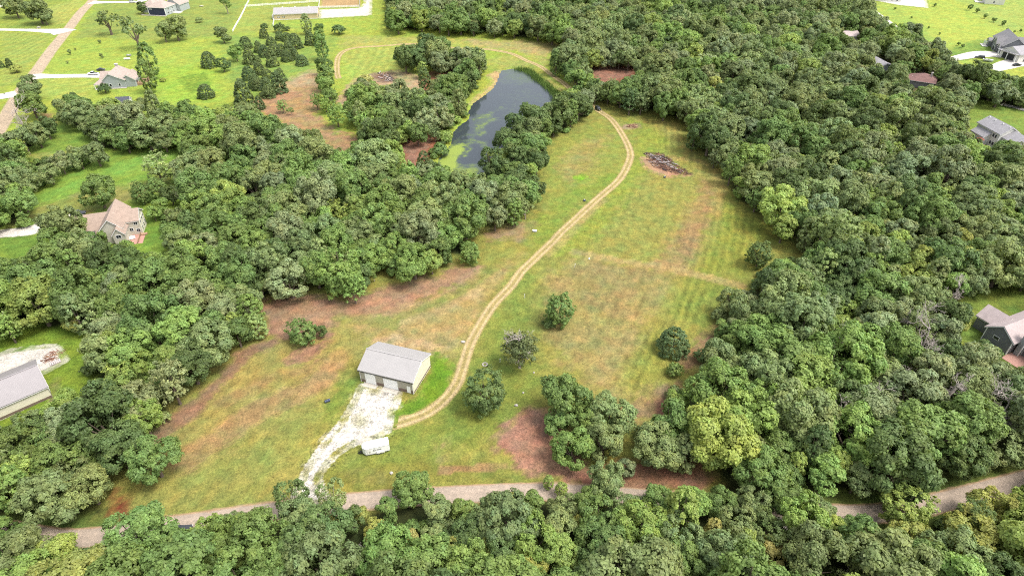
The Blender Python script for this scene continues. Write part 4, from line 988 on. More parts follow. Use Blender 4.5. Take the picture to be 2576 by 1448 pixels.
x, y = G(2483, 155)
K = Kit('motor_boat', x, y, -28, 'small white open boat on the grass behind the dark grey truck', 'boat', None, h1(x, y) + .55)
hull = [(-2.6, -1.05), (1.0, -1.1), (2.3, -.6), (3.1, 0), (2.3, .6), (1.0, 1.1), (-2.6, 1.05)]
n = len(hull); V = [(a * .85, b * .6, 0) for a, b in hull] + [(a, b, .75) for a, b in hull] + [(a * .8 - .1, b * .72, .75) for a, b in hull] + [(a * .8 - .1, b * .72, .35) for a, b in hull]
F = [tuple(range(n - 1, -1, -1))] + [(i + r * n, (i + 1) % n + r * n, (i + 1) % n + (r + 1) * n, i + (r + 1) * n) for r in range(3) for i in range(n)] + [tuple(range(3 * n, 4 * n))]
K.mesh('hull', V, F, 'car_white')
for sx, sy in ((-1.4, 0), (.3, -.4), (.3, .4)): K.box('seat', sx - .3, sx + .3, sy - .28 if sx > 0 else -.65, sy + .28 if sx > 0 else .65, .36, .82, 'black')
K.box('windshield', .95, 1.02, -.7, .7, .76, 1.15, 'glass'); K.box('trailer_frame', -2.2, 2.6, -.5, .5, -.3, -.02, 'steel')
for sy in (-.75, .75): wheel(K, -.8, sy, .3, .2); 
for o in [c for c in K.root.children if c.name.startswith('wheel')]: o.location.z = -.22

# --- enclosed cargo trailer by the gravel drive
(tx0, ty0), (tx1, ty1) = at_z(921.5, 1146, .45), at_z(976, 1134, .45)
ang = math.degrees(math.atan2(ty1 - ty0, tx1 - tx0))
K = Kit('cargo_trailer', tx0, ty0, ang, 'white enclosed cargo trailer with dark lettering parked on the grass', 'trailer')
LT, WT = 5.3, 2.35
outl = [(0, .06), (LT, 0), (LT, WT), (0, WT - .06), (-.62, WT * .68), (-.62, WT * .32)]
V = [(a, b, .42) for a, b in outl] + [(a, b, 2.42) for a, b in outl]; n = 6
bm = bmesh.new(); vs = [bm.verts.new(v) for v in V]
bm.faces.new(vs[:n][::-1]); bm.faces.new(vs[n:])
for i in range(n): bm.faces.new((vs[i], vs[(i + 1) % n], vs[n + (i + 1) % n], vs[n + i]))
bmesh.ops.bevel(bm, geom=bm.edges[:], offset=.07, segments=3, affect='EDGES'); me = bpy.data.meshes.new('body'); bm.to_mesh(me); bm.free()
link('body', me, K.root, M['white'])
K.box('trim_rail', .05, LT, -.03, .02, .40, .47, 'steel'); K.box('trim_rail', .05, LT, -.03, .02, 2.32, 2.37, 'steel')
for xx in (1.2, 2.5, 3.8): K.box('roof_bow', xx, xx + .06, .1, WT - .1, 2.421, 2.435, 'trim')
K.box('roof_vent', 2.6, 3.0, 1.0, 1.4, 2.421, 2.52, 'trim')
K.prism('fender', [(2.25, .42), (2.45, .85), (3.85, .85), (4.05, .42)], -.20, -.01, 'y', 'trim').rotation_euler = (0, 0, 0)
for xx in (2.75, 3.55):
    for yy in (-.08, WT + .08): wheel(K, xx, yy, .36, .2)
for s_ in (.32, .68): K.mesh('tongue_bar', [(-.6, WT * s_, .42), (-.6, WT * s_ + .1, .42), (-1.75, WT / 2 + .05, .42), (-1.75, WT / 2 - .05, .42), (-.6, WT * s_, .54), (-.6, WT * s_ + .1, .54), (-1.75, WT / 2 + .05, .54), (-1.75, WT / 2 - .05, .54)],
                             [(0, 1, 2, 3), (7, 6, 5, 4), (0, 4, 5, 1), (1, 5, 6, 2), (2, 6, 7, 3), (3, 7, 4, 0)], 'black')
K.box('jack', -1.55, -1.4, WT / 2 - .08, WT / 2 + .08, 0, .95, 'black'); K.box('battery_box', -1.2, -.85, WT / 2 - .25, WT / 2 + .25, .55, .85, 'black')
K.box('side_door', .35, 1.15, -.02, .0, .55, 2.2, 'trim'); K.box('wheel_recess', 2.3, 4.0, -.012, .0, .42, .8, 'dark')
def letter(txt, x, z, size):
    cu = bpy.data.curves.new('lettering', 'FONT'); cu.body = txt; cu.size = size; cu.extrude = .006
    o = bpy.data.objects.new('tmp', cu); COL.objects.link(o); dg = bpy.context.evaluated_depsgraph_get()
    me = bpy.data.meshes.new_from_object(o.evaluated_get(dg)); bpy.data.objects.remove(o)
    q = link('letter', me, K.root, M['lettering']); q.location = (x, -.02 if True else 0, z); q.rotation_euler = (R(90), 0, 0); q.location.y = -.024
letter('D', 1.65, 1.35, .75); letter('J', 2.25, 1.35, .66)
for i, (w_, h_) in enumerate(((.16, .26), (.16, .24), (.2, .26), (.14, .3))): K.box('letter', 2.56 + i * .26, 2.56 + i * .26 + w_, -.03, -.018, 1.42, 1.42 + h_, 'lettering')
K.box('sign_patch', .72, 1.02, -.03, -.018, 1.0, 1.35, 'steel')

# ------------------------------------------------------------------ small things lying about
def blob(name, x, y, r, hz, mat, label, cat, seed=0, n=2, zoff=0.0):
    bm = bmesh.new(); bmesh.ops.create_icosphere(bm, subdivisions=n, radius=1.0); rs = random.Random(seed)
    ph = [rs.uniform(0, 6) for _ in range(3)]
    for v in bm.verts:
        k = 1 + .18 * math.sin(3 * v.co.x + ph[0]) + .14 * math.sin(4 * v.co.y + ph[1]) + .1 * math.sin(5 * v.co.z + ph[2])
        v.co = Vector((v.co.x * r * k, v.co.y * r * k * .85, v.co.z * hz * k))
    me = bpy.data.meshes.new(name); bm.to_mesh(me); bm.free()
    o = link(name, me, None, M[mat]); o.location = (x, y, h1(x, y) + hz * .5 + zoff); return tag(o, label, cat)
for px, py, r, lb in ((1165, 861, .55, 'white boulder in dry grass beside the dirt track bend'), (1288 + 55, 937, .3, 'small white stone in the grass below the bare grey tree'), (1316, 988, .3, 'small white stone just off the dark oak above the brown dirt'),
                      (1298, 1020, .45, 'white stone at the top tip of the brown dirt patch'), (985, 1190, .45, 'pale stone on the brown spot below the cargo trailer')):
    blob('boulder', *G(px, py), r, r * .7, 'stone', lb, 'stone', int(px))
x, y = G(1220, 917); K = Kit('stone_ring', x, y, 0, 'small pale stone fire ring in the grass left of the bare grey tree', 'fire ring')
for i in range(9):
    a = i * 6.283 / 9; q = K.box('stone', -.22, .22, -.16, .16, -.1, .28, 'stone', None, .05); q.location = (.62 * math.cos(a), .62 * math.sin(a), 0); q.rotation_euler = (0, 0, a + 1.57)
x, y = G(824, 1010); K = Kit('plastic_barrel', x, y, 35, 'dark blue barrel lying in the grass left of the gravel drive', 'barrel')
bm = bmesh.new(); bmesh.ops.create_cone(bm, cap_ends=True, segments=16, radius1=.36, radius2=.36, depth=1.3, matrix=Matrix.Rotation(R(90), 4, 'Y')); me = bpy.data.meshes.new('drum'); bm.to_mesh(me); bm.free()
q = link('drum', me, K.root, M['blue_plastic']); q.location = (0, 0, .37)
for s_ in (-.3, .3):
    bm = bmesh.new(); bmesh.ops.create_cone(bm, cap_ends=True, segments=16, radius1=.385, radius2=.385, depth=.07, matrix=Matrix.Rotation(R(90), 4, 'Y')); me = bpy.data.meshes.new('hoop'); bm.to_mesh(me); bm.free()
    q = link('hoop', me, K.root, M['black']); q.location = (s_, 0, .37)
x, y = G(1004, 977); K = Kit('kettle_grill', x, y, 0, 'dark kettle grill beside the right overhead door of the pole barn', 'grill')
bm = bmesh.new(); bmesh.ops.create_uvsphere(bm, u_segments=16, v_segments=10, radius=.42); me = bpy.data.meshes.new('bowl'); bm.to_mesh(me); bm.free(); q = link('bowl', me, K.root, M['blue_plastic']); q.location = (0, 0, .85)
for a in (0, 2.1, 4.2): K.box('leg', .28 * math.cos(a) - .03, .28 * math.cos(a) + .03, .28 * math.sin(a) - .03, .28 * math.sin(a) + .03, 0, .6, 'black')
K.box('lid_handle', -.1, .1, -.02, .02, 1.28, 1.34, 'wood'); K.box('side_shelf', .42, .85, -.25, .25, .78, .84, 'black')
def crate(px, py, rz, w, d, h, mat, label, cat, name):
    x, y = G(px, py); K = Kit(name, x, y, rz, label, cat); K.box('tank', -w / 2, w / 2, -d / 2, d / 2, .15, h, mat, None, min(w, d, h) * .2)
    for sx in (-w * .35, w * .35): K.box('leg', sx - .06, sx + .06, -d * .3, d * .3, -.1, .16, 'steel')
    K.box('lid', -w * .2, w * .2, -d * .2, d * .2, h - .02, h + .07, 'trim'); return K
crate(1345, 583, 75, .7, 1.6, .8, 'white', 'upright white jug by the bare strip left of the dirt track', 'jug', 'water_jug')
crate(1470, 506, 10, .9, .8, .7, 'blue_plastic', 'dark bucket with pale lid in grass left of the upper track', 'bucket', 'bucket')
crate(1672, 447, 0, .9, .7, .6, 'blue_plastic', 'blue-grey tub on the grass just below the burn pile', 'tub', 'plastic_tub')
crate(320, 150, 5, 3.6, 1.2, .9, 'white', 'low white tank on the bright lawn above the blue-grey house', 'tank', 'storage_tank')
crate(325, 142, 5, 2.6, 1.6, 1.1, 'steel', 'grey trough standing behind the white tank on the lawn', 'trough', 'stock_trough')
crate(98, 71, 0, 2.4, 1.4, .8, 'stone', 'pale utility box on the lawn above the concrete drive', 'box', 'utility_box')
crate(507, 17, 0, 3.0, 1.2, .6, 'stone', 'pale stone bed ringed on the grass right of the navy house', 'planter', 'planter')
blob('ball', *G(1482, 652), .35, .35, 'trim', 'pale yellow ball lying on the mown field lane', 'ball', 4)
for px, py, lb in ((1446, 672, 'thin white marker stake in the field below the pale ball'), (1320, 749, 'thin white marker stake left of the round lone tree'), (1263 - 5, 912, 'thin white stake in the grass beside the bare grey tree'), (46, 197, 'dark mailbox post at the lane edge by the concrete drive')):
    x, y = G(px, py); K = Kit('marker_stake', x, y, 10, lb, 'stake'); mt = 'black' if py < 300 else 'white'
    K.box('stake', -.05, .05, -.05, .05, -.2, 1.25, mt); K.box('cap', -.09, .09, -.09, .09, 1.25, 1.36, mt)

# brush and burn piles: every log its own piece
def log_mesh(seed, L, r):
    rs = random.Random(seed); V, F = [], []; S_ = 6; K_ = 6
    for i in range(K_ + 1):
        t = i / K_; cx = (t - .5) * L; cy = .08 * L * math.sin(t * 2.6 + seed); cz = .04 * L * math.sin(t * 4 + seed * 2); rr = r * (1 - .55 * t) * rs.uniform(.85, 1.15)
        for j in range(S_): a = j * 6.283 / S_; V.append((cx, cy + rr * math.cos(a), cz + rr * math.sin(a)))
        if i:
            b = (i - 1) * S_
            for j in range(S_): F.append((b + j, b + (j + 1) % S_, b + S_ + (j + 1) % S_, b + S_ + j))
    F += [tuple(range(S_))[::-1], tuple(range(K_ * S_, K_ * S_ + S_))]
    return mesh_py('log', V, F)
LOGS = {m: [log_mesh(i + 9 * k, 1.0, .055) for i in range(4)] for k, m in enumerate(('char', 'ashwood', 'rust', 'wood'))}
for m, l in LOGS.items():
    for me in l: me.materials.append(M[m])
def pile(name, pd, n, Ls, hgt, mats, label, ang0, spread=.5):
    P = gpoly(pd); c = P.mean(0); root = empty(name, c[0], c[1]); tag(root, label, 'brush pile'); rs = random.Random(n)
    bx0, by0 = P.min(0); bx1, by1 = P.max(0); k = 0; t = 0
    while k < n and t < 5000:
        t += 1; x = rs.uniform(bx0, bx1); y = rs.uniform(by0, by1)
        d = float(sdf(np.array([x]), np.array([y]), P, 20)[0])
        if d > 0: continue
        mt = rs.choice(mats); L = rs.uniform(*Ls)
        o = bpy.data.objects.new('log', rs.choice(LOGS[mt])); COL.objects.link(o); o.parent = root
        o.scale = (L, L * rs.uniform(.45, 1.1), L * rs.uniform(.45, 1.1)); up = min(1, -d / 2.2) * hgt
        o.location = (x - c[0], y - c[1], rs.uniform(.08, .15 + up)); o.rotation_euler = (rs.uniform(-.3, .3), rs.uniform(-.28, .28), ang0 + rs.gauss(0, spread)); k += 1
    return root
pile('burn_pile', [(1628, 388), (1650, 386), (1680, 398), (1705, 420), (1718, 432), (1690, 434), (1660, 424), (1635, 408)], 210, (1.0, 3.8), .55, ['char', 'ashwood', 'rust', 'ashwood', 'char', 'rust', 'wood'], 'charred brush pile on a bare tan patch at the top of the field', -.6, .35)
pile('brush_pile', [(1700, 424), (1722, 426), (1733, 436), (1715, 440), (1700, 434)], 34, (1.2, 3), .9, ['rust', 'rust', 'char'], 'rusty brown brush heap at the tail of the charred pile', -.5, .8)
pile('burn_pile', [(950, 183), (972, 186), (988, 203), (975, 207), (958, 197)], 46, (2, 5.0), .8, ['ashwood', 'char', 'ashwood', 'wood'], 'burnt log heap on bare ground among the oak groves left of the pond', -.9, .4)
pile('brush_pile', [(1578, 315), (1598, 314), (1603, 322), (1585, 323)], 26, (1.2, 3), .7, ['rust', 'wood', 'rust'], 'small reddish brush heap beside the dirt track bend', .2, .7)
pile('brush_pile', [(113, 905), (128, 888), (148, 880), (152, 892), (130, 905), (118, 912)], 60, (1.0, 2.6), .9, ['rust', 'wood', 'rust'], 'brown brush heap on the white gravel yard by the mauve-grey shed', .7, .8)
x, y = G(140, 912); K = Kit('pallet_stack', x, y, 40, 'low grey pallet stack on gravel below the brown brush heap', 'pallets')
for r in range(2):
    for i in range(6): K.box('plank', -1.2 + i * .42, -.9 + i * .42, -.8, .8, .14 + r * .22, .18 + r * .22, 'ashwood')
    for yy in (-.7, 0, .6): K.box('runner', -1.2, 1.25, yy, yy + .1, .0 + r * .22 + .002, .135 + r * .22, 'ashwood')

# ------------------------------------------------------------------ trees
def leaf_material():
    m, nt, b = new_mat('leaves')
    t1 = N(nt, 'ShaderNodeAttribute', attribute_name='tint', attribute_type='INSTANCER')
    sh = N(nt, 'ShaderNodeAttribute', attribute_name='shade')
    vm = N(nt, 'ShaderNodeVectorMath', operation='MULTIPLY'); nt.links.new(t1.outputs['Color'], vm.inputs[0]); nt.links.new(sh.outputs['Color'], vm.inputs[1])
    nt.links.new(vm.outputs[0], b.inputs['Base Color']); b.inputs['Roughness'].default_value = .55; b.inputs['Specular IOR Level'].default_value = .28
    tr = N(nt, 'ShaderNodeBsdfTranslucent'); v2 = N(nt, 'ShaderNodeVectorMath', operation='MULTIPLY'); v2.inputs[1].default_value = (1.18, 1.14, .65)
    nt.links.new(vm.outputs[0], v2.inputs[0]); nt.links.new(v2.outputs[0], tr.inputs[0])
    mx = N(nt, 'ShaderNodeMixShader'); mx.inputs[0].default_value = .38
    nt.links.new(b.outputs[0], mx.inputs[1]); nt.links.new(tr.outputs[0], mx.inputs[2])
    nt.links.new(mx.outputs[0], nt.nodes['Material Output'].inputs[0])
    return m
M['leaf'] = leaf_material()

def unit(v):
    return v / (np.linalg.norm(v, axis=-1, keepdims=True) + 1e-9)

def leaves(centres, radii, outward, per, size, r, flat=.5, shade_c=None):
    """diamond leaf sprays round each clump centre; returns verts, faces, shade per face"""
    n = len(centres); k = per
    C = np.repeat(centres, k, 0); RR = np.repeat(radii, k)[:, None]; O = np.repeat(outward, k, 0)
    d = unit(r.normal(size=(n * k, 3)) + O * .75 + np.array([0, 0, .35])); rad = RR * (r.random((n * k, 1)) ** .45)
    P = C + d * rad * np.array([1, 1, .8])
    nm = unit(d * .8 + O * flat + np.array([0, 0, .45]) + r.normal(size=(n * k, 3)) * .45)
    t = unit(np.cross(nm, r.normal(size=(n * k, 3)))); b = np.cross(nm, t)
    s = size * r.uniform(.7, 1.35, (n * k, 1))
    V = np.stack([P - t * s, P - b * s * .62, P + t * s, P + b * s * .62], 1).reshape(-1, 3)
    F = np.arange(n * k * 4).reshape(-1, 4)
    sc = r.uniform(.8, 1.22, n) if shade_c is None else shade_c
    hue = r.normal(0, .03, n) + .03 * np.sin(centres[:, 0] * .9 + centres[:, 2] * .7 + r.uniform(0, 6))
    S = np.repeat(sc, k) * r.uniform(.8, 1.22, n * k); Hh = np.repeat(hue, k)
    col = np.stack([S * (1 + Hh), S, S * (1 - Hh), np.ones_like(S)], 1)
    return V, F, col

def crown_points(kind, Rb, r):
    """clump centres, outward directions"""
    cs, os_ = [], []
    if kind in ('round', 'large', 'open'):
        nl = {'round': 12, 'large': 24, 'open': 8}[kind]; vz = {'round': 1.0, 'large': .80, 'open': .8}[kind]
        lc = []; lr = []; sx_ = r.uniform(.82, 1.22)
        for i in range(nl):
            d = unit(r.normal(size=3) + np.array([0, 0, .22])); d[2] = max(d[2], -.75)
            q = r.uniform(.42, .74); lc.append(d * Rb * q * np.array([sx_, 1 / sx_, vz])); lr.append(Rb * (r.uniform(.24, .44) if kind != 'large' else r.uniform(.18, .36)))
        lc = np.array(lc); lr = np.array(lr)
        for c, q in zip(lc, lr):
            m = int(9 + 26 * (q / Rb) ** 2 * 4)
            if kind == 'large': m = int(m * 1.25)
            d = unit(r.normal(size=(m, 3)) + unit(c) * .9 + np.array([0, 0, .25])); p = c + d * q * r.uniform(.8, 1.05, (m, 1)) * np.array([1, 1, .85])
            dd = np.linalg.norm(p[:, None] - lc[None], axis=2) / lr[None]
            keep = (dd.min(1) > .72)
            cs.append(p[keep]); os_.append(d[keep])
    elif kind == 'column':
        m = 150; z = r.uniform(-1, 1, m); a = r.uniform(0, 6.283, m); w = np.sqrt(np.clip(1 - z ** 2 * .9, .04, 1)) * (1 - .15 * z)
        rad = w * r.uniform(.65, 1.05, m); p = np.stack([np.cos(a) * rad, np.sin(a) * rad, z * 1.65], 1) * Rb; cs.append(p); os_.append(unit(np.stack([np.cos(a), np.sin(a), .3 + z * .5], 1)))
    elif kind == 'cone':
        m = 230; z = r.random(m) ** 1.35; a = r.uniform(0, 6.283, m); w = (1 - z) ** .52 * .95 + .05; rad = w * r.uniform(.75, 1.05, m)
        p = np.stack([np.cos(a) * rad, np.sin(a) * rad, z * 2.25 - 1.1], 1) * Rb; cs.append(p); os_.append(unit(np.stack([np.cos(a), np.sin(a), np.full(m, .5)], 1)))
    elif kind == 'full':
        m = 230; d = unit(r.normal(size=(m, 3)) + np.array([0, 0, .15])); ph = r.uniform(0, 6, 6)
        q = 1 + .13 * np.sin(3.1 * d[:, 0] + ph[0]) * np.cos(2.7 * d[:, 1] + ph[1]) + .10 * np.sin(5 * d[:, 2] + 4 * d[:, 0] + ph[2]) + .07 * np.sin(7 * d[:, 1] + ph[3])
        p = d * (q * r.uniform(.66, .98, m))[:, None] * np.array([1, .92, .95]) * Rb; cs.append(p); os_.append(unit(d + np.array([0, 0, .2])))
    elif kind == 'dome':
        m = 330; z = r.random(m) ** 1.1; a = r.uniform(0, 6.283, m); w = np.sqrt(np.clip(1 - z ** 1.7, 0, 1)) * .97 + .03; rad = w * r.uniform(.78, 1.04, m)
        p = np.stack([np.cos(a) * rad, np.sin(a) * rad, z * 1.6 - .75], 1) * Rb; cs.append(p); os_.append(unit(np.stack([np.cos(a), np.sin(a), .35 + z], 1)))
    elif kind == 'feather':
        for L in range(6):
            zc = -.5 + .24 * L; rr = math.sqrt(max(.1, 1 - (zc) ** 2)) * r.uniform(.8, 1)
            m = 26; a = r.uniform(0, 6.283, m); rad = rr * r.random(m) ** .5
            p = np.stack([np.cos(a) * rad, np.sin(a) * rad, zc + .12 * r.normal(size=m) - .22 * rad ** 2], 1) * Rb; cs.append(p); os_.append(unit(np.stack([np.cos(a) * .5, np.sin(a) * .5, np.ones(m)], 1)))
    elif kind == 'gnarl':
        for L in range(9):
            a = r.uniform(0, 6.283); q = r.uniform(.3, .85); c = np.array([math.cos(a) * q, math.sin(a) * q, r.uniform(-.3, .55)]); m = 13
            d = unit(r.normal(size=(m, 3))); p = (c + d * np.array([.34, .34, .17]) * r.uniform(.5, 1.0, (m, 1))) * Rb; cs.append(p); os_.append(unit(d + np.array([0, 0, .8])))
    elif kind == 'shrub':
        m = 70; d = unit(r.normal(size=(m, 3)) + np.array([0, 0, .4])); d[:, 2] = np.abs(d[:, 2]) * .9 - .15
        p = d * r.uniform(.55, 1.0, (m, 1)) * np.array([1, 1, .85]) * Rb; cs.append(p); os_.append(d)
    return np.vstack(cs), np.vstack(os_)

KIND = {  # base radius, crown centre height / radius, crown half height / radius, clump radius, sprays per clump, spray size
    'round': (4.5, 1.2, 1.0, .80, 34, .24), 'full': (5.0, 1.0, 1.0, .72, 34, .23), 'large': (7.0, 1.02, .80, .98, 38, .28), 'open': (4.5, 1.6, .85, .75, 15, .26), 'column': (3.0, 2.0, 1.65, .62, 24, .25),
    'cone': (3.0, 1.15, 1.1, .52, 24, .19), 'dome': (3.6, .8, .8, .5, 22, .18), 'feather': (4.5, 1.35, .8, .7, 17, .25), 'gnarl': (5.5, 1.25, .5, .62, 20, .28), 'shrub': (2.0, .62, .8, .5, 26, .2)}
NVAR = {'full': 3, 'round': 6, 'large': 5, 'open': 3, 'column': 3, 'cone': 4, 'dome': 2, 'feather': 3, 'gnarl': 2, 'shrub': 3}

def tube(path, rad, sides, V, F):
    base = len(V); n = len(path); path = [np.array(p, float) for p in path]
    for i in range(n):
        d = unit((path[min(i + 1, n - 1)] - path[max(i - 1, 0)])[None])[0]
        a = unit(np.cross(d, np.array([.31, .95, .11]))[None])[0]; b = np.cross(d, a)
        for j in range(sides):
            t = 6.283 * j / sides; V.append(tuple(path[i] + (a * math.cos(t) + b * math.sin(t)) * rad[i]))
    for i in range(n - 1):
        for j in range(sides):
            F.append((base + i * sides + j, base + i * sides + (j + 1) % sides, base + (i + 1) * sides + (j + 1) % sides, base + (i + 1) * sides + j))

def trunk_mesh(kind, Rb, zc, r, targets):
    V, F = [], []; top = zc * (1.15 if kind in ('cone', 'column', 'dome') else .85); r0 = Rb * (.062 if kind != 'gnarl' else .085)
    lean = r.normal(size=2) * .04 * Rb
    P = [(0, 0, -.5), (lean[0] * .2, lean[1] * .2, top * .35), (lean[0] * .6, lean[1] * .6, top * .65), (lean[0], lean[1], top)]
    tube(P, [r0 * 1.35, r0, r0 * .8, r0 * .35], 7, V, F)
    for q in targets:
        s = np.array(P[1]) + (np.array(P[2]) - np.array(P[1])) * r.uniform(0, 1); m = (s + q) / 2 + np.array([0, 0, -.05 * Rb])
        tube([s, m, q], [r0 * .5, r0 * .32, r0 * .12], 5, V, F)
    return V, F

VAR = {}
def build_variants():
    for kind, nv in NVAR.items():
        Rb, zk, vk, cr, per, sz = KIND[kind]; VAR[kind] = []
        for i in range(nv):
            r = np.random.default_rng(100 * len(VAR) + i)
            C, O = crown_points(kind, Rb, r); zc = zk * Rb; C = C + np.array([0, 0, zc]); C[:, 2] = np.maximum(C[:, 2], .25)
            rad = cr * r.uniform(.75, 1.25, len(C))
            up = unit(O)
            V, F, col = leaves(C, rad, O, per, sz, r)
            me = mesh_np('crown', V, F)
            a = me.attributes.new('shade', 'FLOAT_COLOR', 'FACE'); a.data.foreach_set('color', col.astype(np.float32).ravel()); me.materials.append(M['leaf'])
            tg = C[r.choice(len(C), 7, replace=False)] * np.array([.75, .75, 1]) - np.array([0, 0, .1 * Rb])
            tv, tf = trunk_mesh(kind, Rb, zc, r, tg if kind not in ('cone', 'dome', 'shrub') else tg[:2])
            tm = mesh_py('trunk', tv, tf); tm.materials.append(M['bark_pale' if kind == 'open' else 'bark'])
            VAR[kind].append((me, tm, V, F, col, tv, tf))
build_variants()

TONE = {'dark': (.057, .083, .026), 'mid': (.080, .119, .033), 'olive': (.102, .129, .048), 'grey': (.114, .138, .064), 'bright': (.104, .150, .037), 'lime': (.134, .172, .043),
        'yellow': (.160, .174, .046), 'orange': (.176, .166, .054), 'cedar': (.060, .084, .030), 'pale': (.126, .156, .058), 'poplar': (.122, .156, .050)}
TWORD = {'dark': 'dark green', 'mid': 'green', 'olive': 'olive-green', 'grey': 'grey-green', 'bright': 'bright green', 'lime': 'lime-green', 'yellow': 'yellow', 'orange': 'orange-tinged', 'cedar': 'dark evergreen',
         'pale': 'pale green', 'poplar': 'pale silvery-green'}
NAME = {'full': 'broadleaf_tree', 'round': 'broadleaf_tree', 'large': 'broadleaf_tree', 'open': 'broadleaf_tree', 'feather': 'broadleaf_tree', 'gnarl': 'broadleaf_tree', 'column': 'columnar_tree', 'cone': 'cedar_tree', 'dome': 'cedar_tree', 'shrub': 'shrub'}
ALLT = []     # name, kind, x, y, R, tone, label, group, source
def scale_at(x, y, z):
    return CAM_F / (y * math.cos(CAM_P) - (z - CAM_H) * math.sin(CAM_P))
def crown_from_photo(cx, cy, w, kind):
    """crown centre and width read off the photograph -> where the tree stands and its radius"""
    zk = KIND[kind][1]; Rr = 4.0
    for _ in range(6):
        x, y = G(cx, cy, zk * Rr); Rr = w / 2.0 / float(scale_at(x, y, zk * Rr))
    return x, y, Rr
def T(cx, cy, w, kind, tone, label=None, name=None):
    x, y, Rr = crown_from_photo(cx, cy, w, kind)
    ALLT.append(dict(name=name or NAME[kind], kind=kind, x=x, y=y, R=Rr, tone=tone, label=label, man=True))

# lone and edge trees
for a in ((1340, 1268, 70, 'round', 'mid'), (1420, 1278, 90, 'large', 'olive'), (1478, 1262, 96, 'large', 'mid'), (1570, 1285, 90, 'large', 'olive'), (1650, 1262, 104, 'large', 'mid'), (1735, 1268, 104, 'large', 'bright'), (1815, 1262, 96, 'large', 'mid'),
          (1890, 1268, 100, 'large', 'olive'), (1985, 1258, 118, 'large', 'mid'), (2060, 1285, 84, 'large', 'olive'), (2135, 1330, 80, 'round', 'mid'), (1230, 1285, 70, 'round', 'olive'), (1165, 1290, 74, 'round', 'mid'), (975, 1282, 62, 'round', 'mid'), (890, 1310, 70, 'round', 'dark'),
          (640, 1322, 76, 'round', 'mid'), (590, 1318, 60, 'round', 'olive'), (435, 1368, 74, 'round', 'mid'), (505, 1350, 50, 'round', 'olive'), (50, 1360, 80, 'round', 'mid'), (15, 1330, 60, 'round', 'bright')): T(*a)
T(1408, 783, 82, 'full', 'mid', 'round green lone tree standing in the middle of the mown field')
T(1380, 815, 34, 'shrub', 'dark', 'low dark bush hugging the lower left of the round lone tree')
T(1695, 858, 80, 'dome', 'cedar', 'broad dome shaped dark cedar alone at the right side of the field')
T(1219, 985, 116, 'full', 'dark', 'big dark green oak alone between the dirt track and the brown dirt')
T(1422, 1000, 146, 'large', 'mid', 'big oak with a broken pale limb at the top of the dirt patch'); T(1535, 1040, 116, 'large', 'olive', 'grey-green oak right of the one with the broken limb')
T(1442, 1125, 116, 'large', 'bright', 'bright green oak overhanging the brown dirt patch'); T(1520, 1112, 112, 'large', 'olive', 'olive-green oak between the bright oak and the roadside trees')
T(1660, 1118, 142, 'large', 'olive', 'wide olive-green oak on red-brown soil above the road'); T(1525, 1212, 105, 'large', 'olive', 'tall olive-green tree leaning over the asphalt road')
T(1480, 1060, 90, 'large', 'mid'); T(1400, 1060, 70, 'round', 'mid'); T(1575, 1180, 56, 'round', 'grey')
T(757, 832, 76, 'full', 'mid', 'slender multi-stemmed tree on brown dirt left of the pole barn'); T(808, 834, 32, 'round', 'dark', 'small dark tree touching the multi-stemmed tree by the pole barn')
T(385, 1155, 132, 'large', 'mid', 'spreading green tree at the lower left corner of the mown field')
T(1182, 640, 54, 'full', 'mid', 'rounded tree standing out at the tip of the woods below the pond'); T(1246, 535, 48, 'round', 'dark', 'small dark round tree on a bare stem below the pond woods'); T(1322, 522, 42, 'open', 'pale', 'thin pale sapling-like tree beside the small dark round tree')
T(856, 690, 122, 'full', 'bright', 'vivid green rounded tree on the brown dirt above the pole barn'); T(1040, 655, 112, 'large', 'bright', 'vivid green lobed tree right of the leaning pole sapling'); T(985, 668, 46, 'round', 'mid')
T(725, 700, 118, 'large', 'grey', 'grey-green wide oak left of the vivid green rounded tree')
T(1120, 590, 95, 'large', 'bright', 'bright green tree on the field corner above the brown strip')
T(644, 815, 46, 'column', 'poplar', 'tall narrow pale bush at the dirt edge left of the multi-stemmed tree'); T(412, 1052, 36, 'shrub', 'pale', 'pale green bush on the left edge of the mown field')
T(939, 690, 26, 'open', 'mid', 'thin leaning pole sapling between two vivid green trees')
T(880, 700, 40, 'open', 'dark'); T(1910, 642, 66, 'full', 'dark', 'round dark tree on the point where the right woods meet the field')
T(1840, 760, 70, 'round', 'olive'); T(1820, 825, 52, 'round', 'mid'); T(1765, 895, 40, 'shrub', 'dark'); T(1698, 932, 42, 'shrub', 'mid', 'yellow-green bush on the brown rim below the dome cedar')
T(1428, 140, 88, 'large', 'olive', 'large oak on the far meadow edge above the pond'); T(1450, 200, 62, 'round', 'bright')
# pond-side row and cluster
for a in ((1455, 262, 82, 'large', 'dark'), (1405, 285, 70, 'round', 'dark'), (1345, 300, 78, 'round', 'dark'), (1300, 320, 70, 'round', 'dark'), (1360, 330, 60, 'round', 'mid'), (1275, 355, 70, 'round', 'dark'), (1335, 365, 78, 'round', 'mid'),
          (1295, 400, 70, 'round', 'dark'), (1350, 410, 62, 'round', 'dark'), (1240, 420, 70, 'round', 'dark'), (1300, 450, 78, 'round', 'dark'), (1340, 470, 60, 'round', 'dark'), (1250, 470, 70, 'round', 'mid'), (1425, 262, 46, 'round', 'dark'),
          (1108, 380, 40, 'shrub', 'mid'), (1066, 405, 28, 'column', 'cedar'), (1085, 425, 36, 'cone', 'cedar'), (1116, 430, 34, 'shrub', 'bright'), (1190, 455, 60, 'shrub', 'bright'), (1030, 455, 46, 'column', 'bright')): T(*a)
